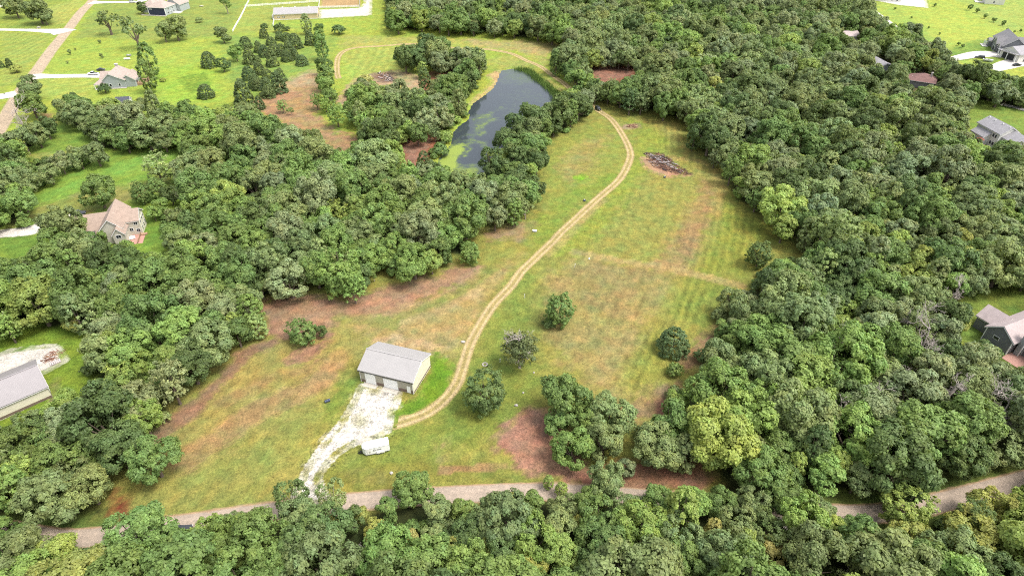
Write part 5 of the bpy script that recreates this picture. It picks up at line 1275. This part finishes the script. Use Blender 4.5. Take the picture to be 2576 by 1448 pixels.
# grove by the loop
for a in ((1019, 148, 60, 'round', 'dark'), (1048, 150, 56, 'round', 'dark'), (1075, 125, 60, 'round', 'dark'), (1105, 122, 60, 'round', 'mid'), (1062, 172, 26, 'column', 'lime'), (1068, 205, 32, 'column', 'dark'), (1110, 155, 66, 'large', 'grey'),
          (1160, 150, 64, 'large', 'grey'), (1195, 145, 50, 'round', 'olive'), (1205, 165, 46, 'round', 'olive'), (1175, 185, 60, 'round', 'mid'), (1150, 215, 60, 'round', 'mid'), (1110, 215, 66, 'large', 'olive'), (921, 200, 34, 'shrub', 'orange'),
          (910, 222, 60, 'large', 'grey'), (950, 240, 70, 'large', 'olive'), (1000, 235, 70, 'large', 'grey'), (1045, 260, 70, 'large', 'olive'), (1100, 262, 80, 'large', 'grey'), (895, 250, 50, 'round', 'bright'), (890, 275, 52, 'feather', 'bright'),
          (950, 300, 60, 'round', 'bright'), (1010, 300, 66, 'large', 'olive'), (1070, 310, 70, 'large', 'grey'), (915, 312, 58, 'feather', 'bright'), (965, 345, 66, 'large', 'pale'), (1050, 335, 56, 'round', 'mid'), (1110, 300, 56, 'round', 'grey'),
          (1120, 340, 40, 'shrub', 'bright'), (1155, 278, 40, 'shrub', 'olive')): T(*a)
# tree line on the bare dirt
for a in ((814, 167, 40, 'round', 'mid'), (819, 196, 56, 'round', 'mid'), (824, 225, 52, 'round', 'bright'), (828, 243, 46, 'feather', 'mid'), (796, 253, 36, 'feather', 'bright'), (818, 262, 36, 'feather', 'bright')): T(*a)
T(846, 285, 54, 'feather', 'bright', 'flat topped tree on thin bare stems in the middle of the brown dirt'); T(709, 265, 30, 'feather', 'bright', 'thin stemmed small tree on the brown dirt, the taller of a pair'); T(730, 275, 18, 'open', 'mid', 'thinnest small tree on the brown dirt beside its taller twin')
T(770, 60, 26, 'column', 'pale', 'tall slim tree in front of the long barn'); T(804, 72, 26, 'round', 'mid'); T(806, 96, 32, 'round', 'bright'); T(809, 120, 31, 'column', 'mid'); T(779, 96, 28, 'cone', 'cedar'); T(851, 76, 34, 'shrub', 'dark')
T(665, 69, 20, 'shrub', 'dark'); T(703, 72, 28, 'shrub', 'dark'); T(722, 72, 16, 'shrub', 'dark')
for (cx, cy, w) in ((663, 86, 21), (681, 103, 24), (703, 91, 22), (721, 93, 24), (741, 106, 34), (649, 116, 24), (664, 130, 27), (689, 126, 34), (706, 120, 22), (726, 123, 27), (683, 148, 29), (721, 142, 27), (741, 135, 22), (759, 151, 29), (646, 150, 18),
                    (651, 175, 27), (671, 185, 27), (704, 187, 27), (698, 208, 39), (671, 217, 37), (649, 211, 32), (674, 231, 32), (651, 258, 26), (617, 108, 30), (625, 140, 32), (625, 186, 32), (640, 205, 34), (610, 236, 46), (524, 153, 36), (516, 229, 38)):
    T(cx, cy, w * 1.08, 'dome' if (cx * 7 + cy) % 3 else 'cone', 'cedar')
T(592, 132, 36, 'round', 'bright'); T(560, 160, 34, 'round', 'dark'); T(600, 120, 24, 'round', 'mid')
# north lawn trees
T(32, 10, 56, 'round', 'olive', 'rounded tree at the top-left lawn corner'); T(92, 22, 72, 'large', 'olive', 'broad olive tree leaning over the top-left lawn'); T(110, 42, 34, 'round', 'olive')
T(266, 46, 64, 'gnarl', 'olive', 'gnarled tree with open crown left of the navy house lawn'); T(336, 76, 74, 'gnarl', 'olive', 'gnarled wide tree on the lawn below the navy house'); T(440, 70, 62, 'large', 'olive', 'dense rounded tree on the lawn right of the two gnarled trees'); T(411, 82, 40, 'round', 'olive')
T(356, 19, 26, 'round', 'dark', 'dark round tree against the navy house corner'); T(558, 82, 42, 'round', 'olive', 'small round tree near the foot of the slanting white fence'); T(502, 51, 19, 'shrub', 'olive', 'small shrub in the lawn right of the navy house'); T(567, 8, 32, 'open', 'mid', 'thin tree at the top edge left of the white fence')
T(374, 156, 42, 'column', 'mid', 'upper of the two tall columnar maples beside the blue-grey house'); T(369, 194, 40, 'column', 'mid', 'lower of the two tall columnar maples beside the blue-grey house')
T(410, 201, 15, 'shrub', 'yellow', 'small pale round shrub right of the columnar maples'); T(22, 159, 18, 'cone', 'dark', 'small dark shrub left of the lane'); T(40, 174, 28, 'shrub', 'yellow', 'pale golden shrub left of the lane'); T(1, 160, 16, 'cone', 'dark')
T(263, 225, 30, 'shrub', 'dark', 'low dark shrub at the porch corner of the blue-grey house'); T(77, 220, 66, 'large', 'olive', 'upper roadside tree overhanging the concrete lane'); T(78, 262, 72, 'large', 'mid', 'lower roadside tree overhanging the concrete lane')
for (cx, cy, w, lb) in ((175, 131, 11, 'young reddish tree on the north lawn near the lane'), (255, 140, 11, 'young leaning tree in the centre of the north lawn'), (250, 105, 8, 'tiny young tree at the top of the north lawn'), (189, 123, 6, 'tiniest young tree beside the reddish one'), (169, 157, 6, 'tiny young tree lowest on the north lawn')):
    T(cx, cy, w, 'round', 'olive', lb, 'sapling')
# east lawn saplings
for i, (cx, cy, w) in enumerate(((2441, 19, 12), (2460, 26, 11), (2480, 40, 11), (2502, 49, 12), (2525, 59, 11), (2412, 110, 8), (2422, 116, 8), (2353, 12, 8), (2293, 44, 6), (2337, 69, 6), (2364, 84, 6), (2252, 21, 6), (2534, 73, 5), (2553, 79, 6), (2568, 77, 7))):
    T(cx, cy, w, 'round', 'mid', None, 'sapling')
# west house trees
T(247, 482, 92, 'large', 'mid', 'wide green tree above the ridge of the tan-roofed house'); T(355, 488, 52, 'full', 'mid', 'round dark tree right above the tan roof'); T(398, 480, 52, 'full', 'mid'); T(428, 490, 46, 'round', 'dark'); T(392, 415, 78, 'feather', 'pale', 'pale feathery tree at the end of the grass strip')
T(402, 518, 44, 'round', 'bright'); T(386, 538, 34, 'round', 'bright'); T(160, 574, 104, 'large', 'olive', 'broad olive tree covering the gravel drive of the tan-roofed house'); T(205, 625, 56, 'round', 'lime', 'lime-green tree below the tan-roofed house'); T(256, 598, 36, 'round', 'bright'); T(140, 620, 80, 'round', 'mid'); T(222, 606, 46, 'round', 'mid')
T(318, 622, 36, 'shrub', 'bright'); T(60, 480, 60, 'round', 'olive')
T(50, 1196, 118, 'large', 'lime', 'light green poplar-like tree with visible pale limbs in the lower left corner'); T(225, 1230, 118, 'large', 'olive', 'dense grey-green oak beside the red-brown patch at the road')
# bright, yellow and special crowns picked out in the woods
SPECIAL = '''525 1336 82 round lime|140 1397 112 large lime|347 1348 172 large mid|725 1300 42 round lime|745 1290 40 round bright|909 1298 46 round yellow|944 1333 56 round yellow|1034 1351 50 round orange|956 1373 72 round lime|1044 1386 58 round lime
1119 1386 74 round yellow|1089 1346 56 round pale|1215 1395 86 large yellow|1408 1386 116 large lime|1338 1428 80 round yellow|1450 1303 64 round yellow|1793 1336 44 column orange|1870 1368 80 round lime|1645 1433 58 round orange|2507 1285 116 large yellow
2294 1350 116 large yellow|1947 1390 80 round orange|2107 1168 58 column lime|2000 1175 46 column lime|2282 1272 122 full lime|1940 1170 56 round lime|2249 377 50 round lime|2377 505 56 round lime|2494 502 62 round lime|2410 612 56 round yellow
2430 660 66 round yellow|2257 615 76 large lime|2350 635 50 round yellow|2450 690 60 round yellow|2117 600 86 column poplar|2065 600 60 column poplar|2068 680 56 column poplar|2085 415 52 column pale|2305 697 86 round lime|1800 220 50 round yellow
1658 62 36 round lime|1878 85 62 large bright|1743 142 60 round lime|1994 205 44 round yellow|2135 790 60 round lime|2110 815 70 round lime|2180 850 64 column bright|2405 790 82 large yellow|2320 745 60 round lime|1000 485 52 round lime|930 490 44 round lime
880 560 44 round lime|940 530 40 round lime|245 790 70 feather pale|340 800 80 feather pale|180 815 44 round yellow|300 740 60 feather bright|430 770 60 round bright|590 820 40 column lime|430 905 90 large lime|300 940 80 feather lime|395 970 80 large mid
1380 1212 26 column lime|1413 1228 30 column lime|1285 1250 40 round yellow|1034 1226 108 large mid|731 1246 84 open dark|834 1256 84 open olive|1740 1080 70 round bright|1700 1010 66 round bright|1860 925 96 large pale|1840 870 60 round mid|2470 1160 60 round olive
490 410 70 round olive|640 470 70 round olive|800 500 120 large grey|715 580 120 large grey|940 400 120 large olive|700 480 90 large grey|850 620 90 round bright|560 650 100 large mid|480 720 110 large mid|600 700 110 large mid|440 590 90 large mid
500 750 110 large grey|560 790 90 large grey|1000 560 90 large olive|1080 500 80 round olive|1160 500 80 round mid|320 700 90 large olive|200 700 90 large olive|100 700 90 large olive|370 297 40 round lime|460 310 50 round bright|350 760 50 feather lime'''
for ln in SPECIAL.replace('\n', '|').split('|'):
    q = ln.split(); T(float(q[0]), float(q[1]), float(q[2]), q[3], q[4])

# ------------------------------------------------------------------ the woods: fill everything in view that is not a clearing
def proj(x, y, z):
    dz = z - CAM_H; dep = y * math.cos(CAM_P) - dz * math.sin(CAM_P); up = y * math.sin(CAM_P) + dz * math.cos(CAM_P)
    dep = np.maximum(dep, 1.0)
    return 1288 + CAM_F * x / dep, 724 - CAM_F * up / dep, CAM_F / dep
MW, MH, MS, MO = 1400, 830, 2.0, 50
mx_, my_ = np.meshgrid(np.arange(MW), np.arange(MH)); mxf = (mx_.ravel() - MO + .5) * MS; myf = (my_.ravel() - MO + .5) * MS
open_ = np.zeros(mxf.shape, bool)
for k in CLEAR:
    k = np.array(k, float); m = (mxf > k[:, 0].min()) & (mxf < k[:, 0].max()) & (myf > k[:, 1].min()) & (myf < k[:, 1].max())
    _, ins = seg_dist(mxf[m], myf[m], [tuple(p) for p in k]); open_[np.flatnonzero(m)[ins]] = True
open_ = open_.reshape(MH, MW)
def is_open(px, py):
    i = np.clip((px / MS + MO).astype(int), 0, MW - 1); j = np.clip((py / MS + MO).astype(int), 0, MH - 1)
    return open_[j, i]

NC = 70000
r = np.random.default_rng(21)
# candidates: uniform over the ground in view and a belt beyond it
cy_ = np.where(r.random(NC * 3) < .3, r.uniform(44, 150, NC * 3), r.uniform(44, 680, NC * 3)); cx_ = r.uniform(-520, 520, NC * 3)
lim = (cy_ * math.cos(CAM_P) + CAM_H * math.sin(CAM_P)) * (1288 / CAM_F) + 35
k = np.abs(cx_) < lim; cx_, cy_ = cx_[k][:NC], cy_[k][:NC]; n = len(cx_)
uR = r.random(n); Rr = np.where(uR < .5, r.uniform(3.3, 4.7, n), np.where(uR < .88, r.uniform(4.7, 6.4, n), r.uniform(6.4, 8.6, n)))
order = np.argsort(-Rr * r.uniform(.6, 1.4, n)); cx_, cy_, Rr = cx_[order], cy_[order], Rr[order]
kinds = np.where(Rr > 5.2, 'large', np.where(r.random(n) < .14, 'feather', np.where(r.random(n) < .08, 'column', 'round')))
kinds = np.where((kinds == 'column'), 'column', kinds); Rr = np.where(kinds == 'column', np.minimum(Rr, 3.2), Rr)
hz = H(cx_, cy_)
zk = np.array([KIND[q][1] for q in kinds]); vk = np.array([KIND[q][2] for q in kinds])
zc = hz + zk * Rr
dep = np.arctan2(CAM_H - zc, cy_)
def outside_clear(x, y, z, Rr, vv, f=.86):
    u, v, s = proj(x, y, z); w = s * Rr * f; dd = np.arctan2(CAM_H - z, y); hgt = s * Rr * np.sqrt(np.sin(dd) ** 2 + (vv * np.cos(dd)) ** 2) * f
    ok = ~is_open(u, v)
    for a in np.linspace(0, 2 * math.pi, 13)[:-1]: ok &= ~is_open(u + w * math.cos(a), v + hgt * math.sin(a))
    return ok
okc = outside_clear(cx_, cy_, zc, Rr, vk)
# keep clear of the houses, roads and pond themselves
hx_ = np.array([o.location[:2] for o in COL.objects if o.parent is None and o.get('category') in ('house', 'garage', 'shed', 'barn', 'pole barn', 'outbuilding')])
for q in hx_: okc &= np.hypot(cx_ - q[0], cy_ - q[1]) > 9.0
okc &= sdf(cx_, cy_, POND, 30) > 3
ROADC = spline(gpoly([(-250, 1335), (0, 1332), (150, 1355), (350, 1334), (490, 1312), (680, 1285), (870, 1263), (1120, 1245), (1288, 1237), (1420, 1237), (1580, 1248), (1820, 1270), (1950, 1284), (2090, 1291), (2200, 1291), (2300, 1278), (2400, 1254), (2576, 1208), (2900, 1130)]), 3)
okc &= sdf(cx_, cy_, ROADC, 12, False) > 4.0
CELL = 9.0; grid = {}
def near(x, y):
    i, j = int(x // CELL), int(y // CELL)
    for a in range(i - 2, i + 3):
        for b in range(j - 2, j + 3):
            yield from grid.get((a, b), ())
def put(x, y, q): grid.setdefault((int(x // CELL), int(y // CELL)), []).append((x, y, q))
for t in ALLT: put(t['x'], t['y'], t['R'])
DEADS = [(2332, 800, 82, 'tall bleached dead tree with forked crown in the right woods'), (2335, 858, 100, 'spreading bleached dead tree just below the tall forked one'), (2110, 868, 70, 'bushy grey dead tree among green crowns right of the field'), (2250, 822, 62, 'small dead tree left of the tall forked dead one'),
         (2317, 900, 74, 'low dead tree with yellowish twigs below the spreading dead one'), (2387, 985, 110, 'wide dead tree in the lower right woods'), (2482, 1010, 104, 'dead tree with upright limbs near the right edge'), (2532, 1046, 104, 'dead tree sprawling at the right edge above the road'),
         (2212, 1022, 76, 'thin dead tree left of the wide dead one'), (2122, 1056, 76, 'grey dead tree half hidden above the bright column tree'), (2257, 948, 50, 'small broken dead top in the right woods'), (2392, 735, 66, 'reddish dead tree beside the lawn of the dark grey house'),
         (908, 1385, 62, 'starburst dead treetop below the road'), (906, 1432, 76, 'tangled dead tree at the bottom edge below the starburst treetop'), (1964, 1336, 56, 'dead tree with upright twigs below the road bend'), (480, 1398, 48, 'small dead bush beside the lime-green tree at the road'),
         (1612, 1280, 54, 'few dead limbs poking out above the road woods'), (988, 606, 26, 'white dead snag in the woods above the vivid green trees'), (60, 302, 74, 'brownish bare tree beside the concrete lane'), (1308, 868, 104, 'bare grey tree with thin leaves alone in the field'), (20, 815, 44, 'white bare tree above the west shed yard'),
         (2137, 1438, 42, 'grey dead twigs at the bottom edge right of the yellow tree')]
DEAD_T = []
for cx, cy, w, lb in DEADS:
    Rd = 4.0
    for _ in range(6):
        x, y = G(cx, cy, 1.3 * Rd + 1.0); Rd = w / 2 / float(scale_at(x, y, 1.3 * Rd + 1.0))
    DEAD_T.append((x, y, Rd, lb)); put(x, y, Rd * .8)
FILL = []
tv_ = vnoise(cx_, cy_, 38, 301); tv2 = r.random(n)
for i in np.flatnonzero(okc):
    x, y, q = cx_[i], cy_[i], Rr[i]
    if any((x - a) ** 2 + (y - b) ** 2 < (.545 * (q + c)) ** 2 for a, b, c in near(x, y)): continue
    put(x, y, q)
    u = tv2[i]; east = x > 40 and y > 95
    if east: tn = 'olive' if u < .34 else 'grey' if u < .52 else 'mid' if u < .76 else 'dark' if u < .90 else 'bright' if u < .97 else 'lime'
    elif y < 90: tn = 'olive' if u < .24 else 'mid' if u < .60 else 'dark' if u < .72 else 'bright' if u < .88 else 'lime' if u < .97 else 'yellow'
    else: tn = 'olive' if u < .22 else 'grey' if u < .32 else 'mid' if u < .66 else 'dark' if u < .80 else 'bright' if u < .95 else 'lime'
    FILL.append(dict(name='broadleaf_tree', kind=str(kinds[i]) if kinds[i] != 'column' else 'column', x=x, y=y, R=q, tone=tn, label=None, man=False))
# understorey: low bushes that close the wood edge and the gaps
NS = 26000
ux = r.uniform(-480, 480, NS * 2); uy = r.uniform(46, 600, NS * 2); lim = (uy * math.cos(CAM_P) + CAM_H * math.sin(CAM_P)) * (1288 / CAM_F) + 20
k = np.abs(ux) < lim; ux, uy = ux[k][:NS], uy[k][:NS]; uR = r.uniform(1.2, 2.8, len(ux)); uz = H(ux, uy) + .62 * uR
ok = outside_clear(ux, uy, uz, uR, np.full(len(ux), .8), .8) & (sdf(ux, uy, POND, 30) > 1.5)
for q in hx_: ok &= np.hypot(ux - q[0], uy - q[1]) > 8.0
ok &= sdf(ux, uy, ROADC, 12, False) > 4.2
UNDER = []
for i in np.flatnonzero(ok):
    x, y, q = ux[i], uy[i], uR[i]
    if any((x - a) ** 2 + (y - b) ** 2 < (.55 * (q + c)) ** 2 for a, b, c in near(x, y)): continue
    put(x, y, q); u = r.random()
    UNDER.append(dict(kind='shrub', x=x, y=y, R=q, tone='mid' if u < .5 else 'dark' if u < .65 else 'bright' if u < .9 else 'olive'))
print('trees: manual', len(ALLT), 'fill', len(FILL), 'under', len(UNDER))

# single trees: all the noted ones and the largest of the rest
def seen_size(t):
    u, v, s = proj(np.array(t['x']), np.array(t['y']), np.array(KIND[t['kind']][1] * t['R']))
    ins = -30 < u < 2606 and -30 < v < 1478
    return float(s * t['R']) if ins else 0.0, float(u), float(v)
for t in FILL + ALLT: t['size'], t['u'], t['v'] = seen_size(t)
nb = sum(t['name'] == 'broadleaf_tree' for t in ALLT)
FILL.sort(key=lambda t: -t['size'])
nsel = max(0, 298 - nb)
SING = [t for t in FILL if t['kind'] != 'column'][:nsel]
ids = {id(t) for t in SING}; REST = [t for t in FILL if id(t) not in ids]
for t in [t for t in REST if t['size'] <= 0 and t['kind'] != 'shrub']: pass

# labels that single each tree out: colour, the nearest findable thing, and the order from it
MARKS = [('the pole barn', 990, 925), ('the white cargo trailer', 945, 1130), ('the round lone tree', 1408, 785), ('the dome shaped cedar', 1698, 866), ('the charred brush pile', 1665, 410), ('the tan-roofed house', 285, 555), ('the mauve-grey shed', 60, 960),
         ('the blue-grey house', 295, 195), ('the navy house', 385, 25), ('the long barn', 740, 40), ('the loop of dirt track', 855, 150), ('the pond', 1260, 330), ('the black utility vehicle', 1504, 277), ('the red-brown roof', 2315, 210), ('the dark-roofed house', 2510, 110),
         ('the cream stepped-roof house', 2520, 335), ('the dark grey edge house', 2560, 850), ('the tall forked dead tree', 2332, 800), ('the wide dead tree', 2387, 985), ('the big lime tree on the road bend', 2282, 1270), ('the yellow crown past the road bend', 2507, 1285), ('the starburst dead treetop', 908, 1385),
         ('the brown dirt patch', 1340, 1110), ('the red-brown roadside patch', 300, 1270), ('the vivid green rounded tree', 856, 690), ('the grass strip', 260, 440), ('the big lime tree below the road', 525, 1336), ('the pair of roofs in the woods', 2220, 165), ('the white concrete yard', 2300, 8),
         ('the silvery column trees', 2100, 610), ('the field point in the right woods', 1975, 615), ('the wide olive oak above the road', 1655, 1122), ('the lower left corner of the field', 385, 1155), ('the red-soil pocket', 1540, 185), ('the cedar grove', 690, 120), ('the orange crown at the bottom edge', 1645, 1433)]
ORD = ['nearest', 'second nearest', 'third nearest', 'fourth nearest', 'fifth nearest', 'sixth nearest', 'seventh nearest', 'eighth nearest', 'ninth nearest', 'tenth nearest', 'eleventh nearest', 'twelfth nearest', 'thirteenth nearest', 'fourteenth nearest', 'fifteenth nearest', 'sixteenth nearest',
       'seventeenth nearest', 'eighteenth nearest', 'nineteenth nearest', 'twentieth nearest'] + ['twenty-%s nearest' % w for w in ('first', 'second', 'third', 'fourth', 'fifth', 'sixth', 'seventh', 'eighth', 'ninth')]
KW = {'full': 'rounded tree', 'round': 'rounded tree', 'large': 'broad-crowned tree', 'open': 'thin-leaved tree', 'feather': 'feathery tree', 'gnarl': 'gnarled tree', 'column': 'upright tree', 'cone': 'conical cedar', 'dome': 'dome cedar', 'shrub': 'bush'}
def auto_label(trees):
    by = {}
    for t in trees:
        if t['label']: continue
        d = [((t['u'] - a) ** 2 + ((t['v'] - b) * 1.3) ** 2, n, a, b) for n, a, b in MARKS]; d2, n, a, b = min(d)
        du, dv = t['u'] - a, (t['v'] - b) * 1.3
        side = ('right of' if du > 0 else 'left of') if abs(du) > abs(dv) else ('below' if dv > 0 else 'above')
        kw = KW[t['kind']] if t['name'] != 'sapling' else 'young tree'
        by.setdefault((TWORD[t['tone']] if t['tone'] != 'cedar' else 'dark', kw, side, n), []).append((d2, t))
    for (tone, kw, side, n), L in by.items():
        L.sort(key=lambda q: q[0])
        for i, (_, t) in enumerate(L):
            t['label'] = f'{tone} {kw} {side} {n}' + ('' if len(L) == 1 else f', {ORD[min(i, len(ORD) - 1)]}')
auto_label(ALLT + SING)
GROUP = {'broadleaf_tree': 'broadleaf trees of the woods and lawns', 'cedar_tree': 'dark cedars in the meadow', 'columnar_tree': 'upright slender trees', 'shrub': 'bushes along the edges', 'sapling': 'young trees planted on the lawns'}
CAT = {'broadleaf_tree': 'tree', 'cedar_tree': 'tree', 'columnar_tree': 'tree', 'shrub': 'bush', 'sapling': 'young tree'}
LEAF_GAIN = 2.05
rt = np.random.default_rng(5)
def tint_of(t):
    j = rt.normal(0, .10); hsh = rt.normal(0, .035); c = np.array(TONE[t['tone']]) * LEAF_GAIN * (1 + j)
    return c * np.array([1 + hsh, 1, 1 - hsh])
def plant(t):
    me, tm = VAR[t['kind']][int(rt.integers(NVAR[t['kind']]))][:2]
    root = empty(t['name'], t['x'], t['y'], None, float(rt.uniform(0, 6.28)))
    s = t['R'] / KIND[t['kind']][0]; root.scale = (s, s, s * float(rt.uniform(.88, 1.2)))
    tag(root, t['label'], CAT[t['name']], GROUP[t['name']])
    cr = bpy.data.objects.new('crown', me); COL.objects.link(cr); cr.parent = root
    c = tint_of(t); cr['tint'] = [float(c[0]), float(c[1]), float(c[2])]
    tr = bpy.data.objects.new('trunk', tm); COL.objects.link(tr); tr.parent = root
for t in ALLT + SING: plant(t)

# the rest of the woods, one mass of trees
def scatter(name, items, kinds_):
    col = bpy.data.collections.new(name + '_kinds'); base = {}; n = 0
    for kd in kinds_:
        base[kd] = n
        for me, tm, V, F, c, tv, tf in VAR[kd]:
            nv = len(V); F2 = [tuple(f) for f in F.tolist()] + [tuple(i + nv for i in f) for f in tf]
            m2 = bpy.data.meshes.new('wood_tree'); m2.from_pydata([tuple(v) for v in V.tolist()] + list(tv), [], F2)
            m2.materials.append(M['leaf']); m2.materials.append(M['bark'])
            mi = np.zeros(len(F2), np.int32); mi[len(F):] = 1; m2.polygons.foreach_set('material_index', mi)
            a = m2.attributes.new('shade', 'FLOAT_COLOR', 'FACE'); a.data.foreach_set('color', np.vstack([c, np.ones((len(tf), 4))]).astype(np.float32).ravel())
            o = bpy.data.objects.new('wood_tree_%03d' % n, m2); col.objects.link(o); n += 1
    P = np.array([[t['x'], t['y'], 0] for t in items]); P[:, 2] = H(P[:, 0], P[:, 1])
    me = bpy.data.meshes.new(name); me.from_pydata([tuple(p) for p in P.tolist()], [], [])
    sc = np.array([t['R'] / KIND[t['kind']][0] for t in items])
    scl = np.stack([sc, sc, sc * rt.uniform(.85, 1.28, len(sc))], 1); rot = np.stack([np.zeros(len(sc)), np.zeros(len(sc)), rt.uniform(0, 6.28, len(sc))], 1)
    var = np.array([base[t['kind']] + int(rt.integers(NVAR[t['kind']])) for t in items], np.int32); tn = np.array([list(tint_of(t)) + [1.0] for t in items])
    for nm, ty, fld, v in (('scl', 'FLOAT_VECTOR', 'vector', scl), ('rot', 'FLOAT_VECTOR', 'vector', rot), ('variant', 'INT', 'value', var), ('tint', 'FLOAT_COLOR', 'color', tn)):
        a = me.attributes.new(nm, ty, 'POINT'); a.data.foreach_set(fld, (v.astype(np.float32) if ty != 'INT' else v).ravel())
    o = link(name, me); tag(o, kind='stuff')
    ng = bpy.data.node_groups.new(name + '_nodes', 'GeometryNodeTree'); ng.interface.new_socket('Geometry', in_out='INPUT', socket_type='NodeSocketGeometry'); ng.interface.new_socket('Geometry', in_out='OUTPUT', socket_type='NodeSocketGeometry')
    gi = ng.nodes.new('NodeGroupInput'); go = ng.nodes.new('NodeGroupOutput'); ip = ng.nodes.new('GeometryNodeInstanceOnPoints'); ci = ng.nodes.new('GeometryNodeCollectionInfo')
    ci.inputs['Collection'].default_value = col; ci.inputs['Separate Children'].default_value = True; ci.inputs['Reset Children'].default_value = True
    ip.inputs['Pick Instance'].default_value = True
    def na(nm, dt):
        q = ng.nodes.new('GeometryNodeInputNamedAttribute'); q.data_type = dt; q.inputs['Name'].default_value = nm; return q.outputs['Attribute']
    L = ng.links
    L.new(gi.outputs[0], ip.inputs['Points']); L.new(ci.outputs[0], ip.inputs['Instance']); L.new(na('variant', 'INT'), ip.inputs['Instance Index'])
    e2r = ng.nodes.new('FunctionNodeEulerToRotation'); L.new(na('rot', 'FLOAT_VECTOR'), e2r.inputs[0]); L.new(e2r.outputs[0], ip.inputs['Rotation']); L.new(na('scl', 'FLOAT_VECTOR'), ip.inputs['Scale'])
    L.new(ip.outputs[0], go.inputs[0])
    md = o.modifiers.new('woods', 'NODES'); md.node_group = ng
    return o
scatter('woods', REST, ['round', 'large', 'feather', 'column'])
scatter('undergrowth', UNDER, ['shrub'])

# dead trees: trunk and each main limb with its twigs
def dead_tree(x, y, Rd, label, seed, twiggy=False):
    rs = np.random.default_rng(seed); root = empty('dead_tree', x, y, None, rs.uniform(0, 6.28)); tag(root, label, 'dead tree', 'dead and bare trees')
    Ht = Rd * 2.1 + 1.5; V, F = [], []; r0 = max(.16, Rd * .055)
    mid = np.array([rs.normal() * .15 * Rd, rs.normal() * .15 * Rd, Ht * .45]); top = mid * 1.6 + np.array([0, 0, Ht * .2])
    tube([(0, 0, -.4), mid * .5, mid, top], [r0 * 1.3, r0, r0 * .8, r0 * .3], 7, V, F); link('trunk', mesh_py('trunk', V, F), root, M['dead'])
    nl = 9
    for i in range(nl):
        V, F = [], []
        def branch(p, d, L, rad, lev):
            pts = [p]; q = p.copy(); dd = d.copy()
            for k in range(3):
                dd = unit((dd + rs.normal(size=3) * .22 + np.array([0, 0, .06]))[None])[0]; q = q + dd * L / 3; pts.append(q.copy())
            tube(pts, [rad, rad * .75, rad * .5, rad * .28], 5 if lev == 0 else 4, V, F)
            if lev < 3:
                for k in range(3 if lev else 4):
                    s = pts[1 + int(rs.integers(3))]; branch(s, unit((dd + rs.normal(size=3) * .65)[None])[0], L * rs.uniform(.42, .66), max(.032, rad * .5), lev + 1)
        a = i * 6.283 / nl + rs.uniform(-.3, .3); s = mid * rs.uniform(.7, 1.1) if i < 6 else top * rs.uniform(.85, 1)
        branch(s, unit(np.array([math.cos(a), math.sin(a), rs.uniform(.35, 1.1)])[None])[0], Rd * rs.uniform(.6, .9), r0 * .5, 0)
        link('limb', mesh_py('limb', V, F), root, M['dead'])
    return root
for i, (x, y, Rd, lb) in enumerate(DEAD_T): dead_tree(x, y, Rd, lb, 900 + i)
def sparse_leaves(root, Rd, zc, tone, nclump, seed):
    r = np.random.default_rng(seed); d = unit(r.normal(size=(nclump, 3)) + np.array([0, 0, .3])); C = d * Rd * r.uniform(.4, .95, (nclump, 1)) * np.array([1, 1, .75]) + np.array([0, 0, zc])
    V, F, col = leaves(C, np.full(nclump, Rd * .16), d, 20, .26, r); me = mesh_np('crown', V, F); a = me.attributes.new('shade', 'FLOAT_COLOR', 'FACE'); a.data.foreach_set('color', col.astype(np.float32).ravel())
    o = link('crown', me, root, M['leaf']); o['tint'] = [float(v) for v in TONE[tone]]
for o in [o for o in COL.objects if o.name.startswith('dead_tree')]:
    if 'alone in the field' in o['label']: sparse_leaves(o, DEAD_T[19][2], DEAD_T[19][2] * 1.3, 'pale', 230, 3)
    if 'yellowish' in o['label']: sparse_leaves(o, DEAD_T[4][2], DEAD_T[4][2] * 1.2, 'yellow', 22, 4)

# reeds on the pond bank
def reeds():
    r = np.random.default_rng(12); V, F = [], []
    B_ = spline(poly_at([(1300, 176), (1325, 180), (1340, 190), (1350, 200), (1368, 212), (1385, 228), (1400, 243), (1404, 258)], WATER_Z), .5)
    n = 5200; i = r.integers(0, len(B_), n); p = B_[i] + r.normal(size=(n, 2)) * 1.3
    a = r.uniform(0, 6.28, n); h = r.uniform(.8, 2.0, n); w = .07; z = H(p[:, 0], p[:, 1])
    dx, dy = np.cos(a) * w, np.sin(a) * w; lx, ly = r.normal(size=n) * .3, r.normal(size=n) * .3
    V = np.stack([np.stack([p[:, 0] - dx, p[:, 1] - dy, z], 1), np.stack([p[:, 0] + dx, p[:, 1] + dy, z], 1), np.stack([p[:, 0] + lx + dx * .3, p[:, 1] + ly + dy * .3, z + h], 1), np.stack([p[:, 0] + lx - dx * .3, p[:, 1] + ly - dy * .3, z + h], 1)], 1).reshape(-1, 3)
    me = mesh_np('reeds', V, np.arange(n * 4).reshape(-1, 4)); tag(link('reeds', me, None, paint_mat('reed_blades', (.10, .17, .03), .7, .25, .5)), kind='stuff')
reeds()
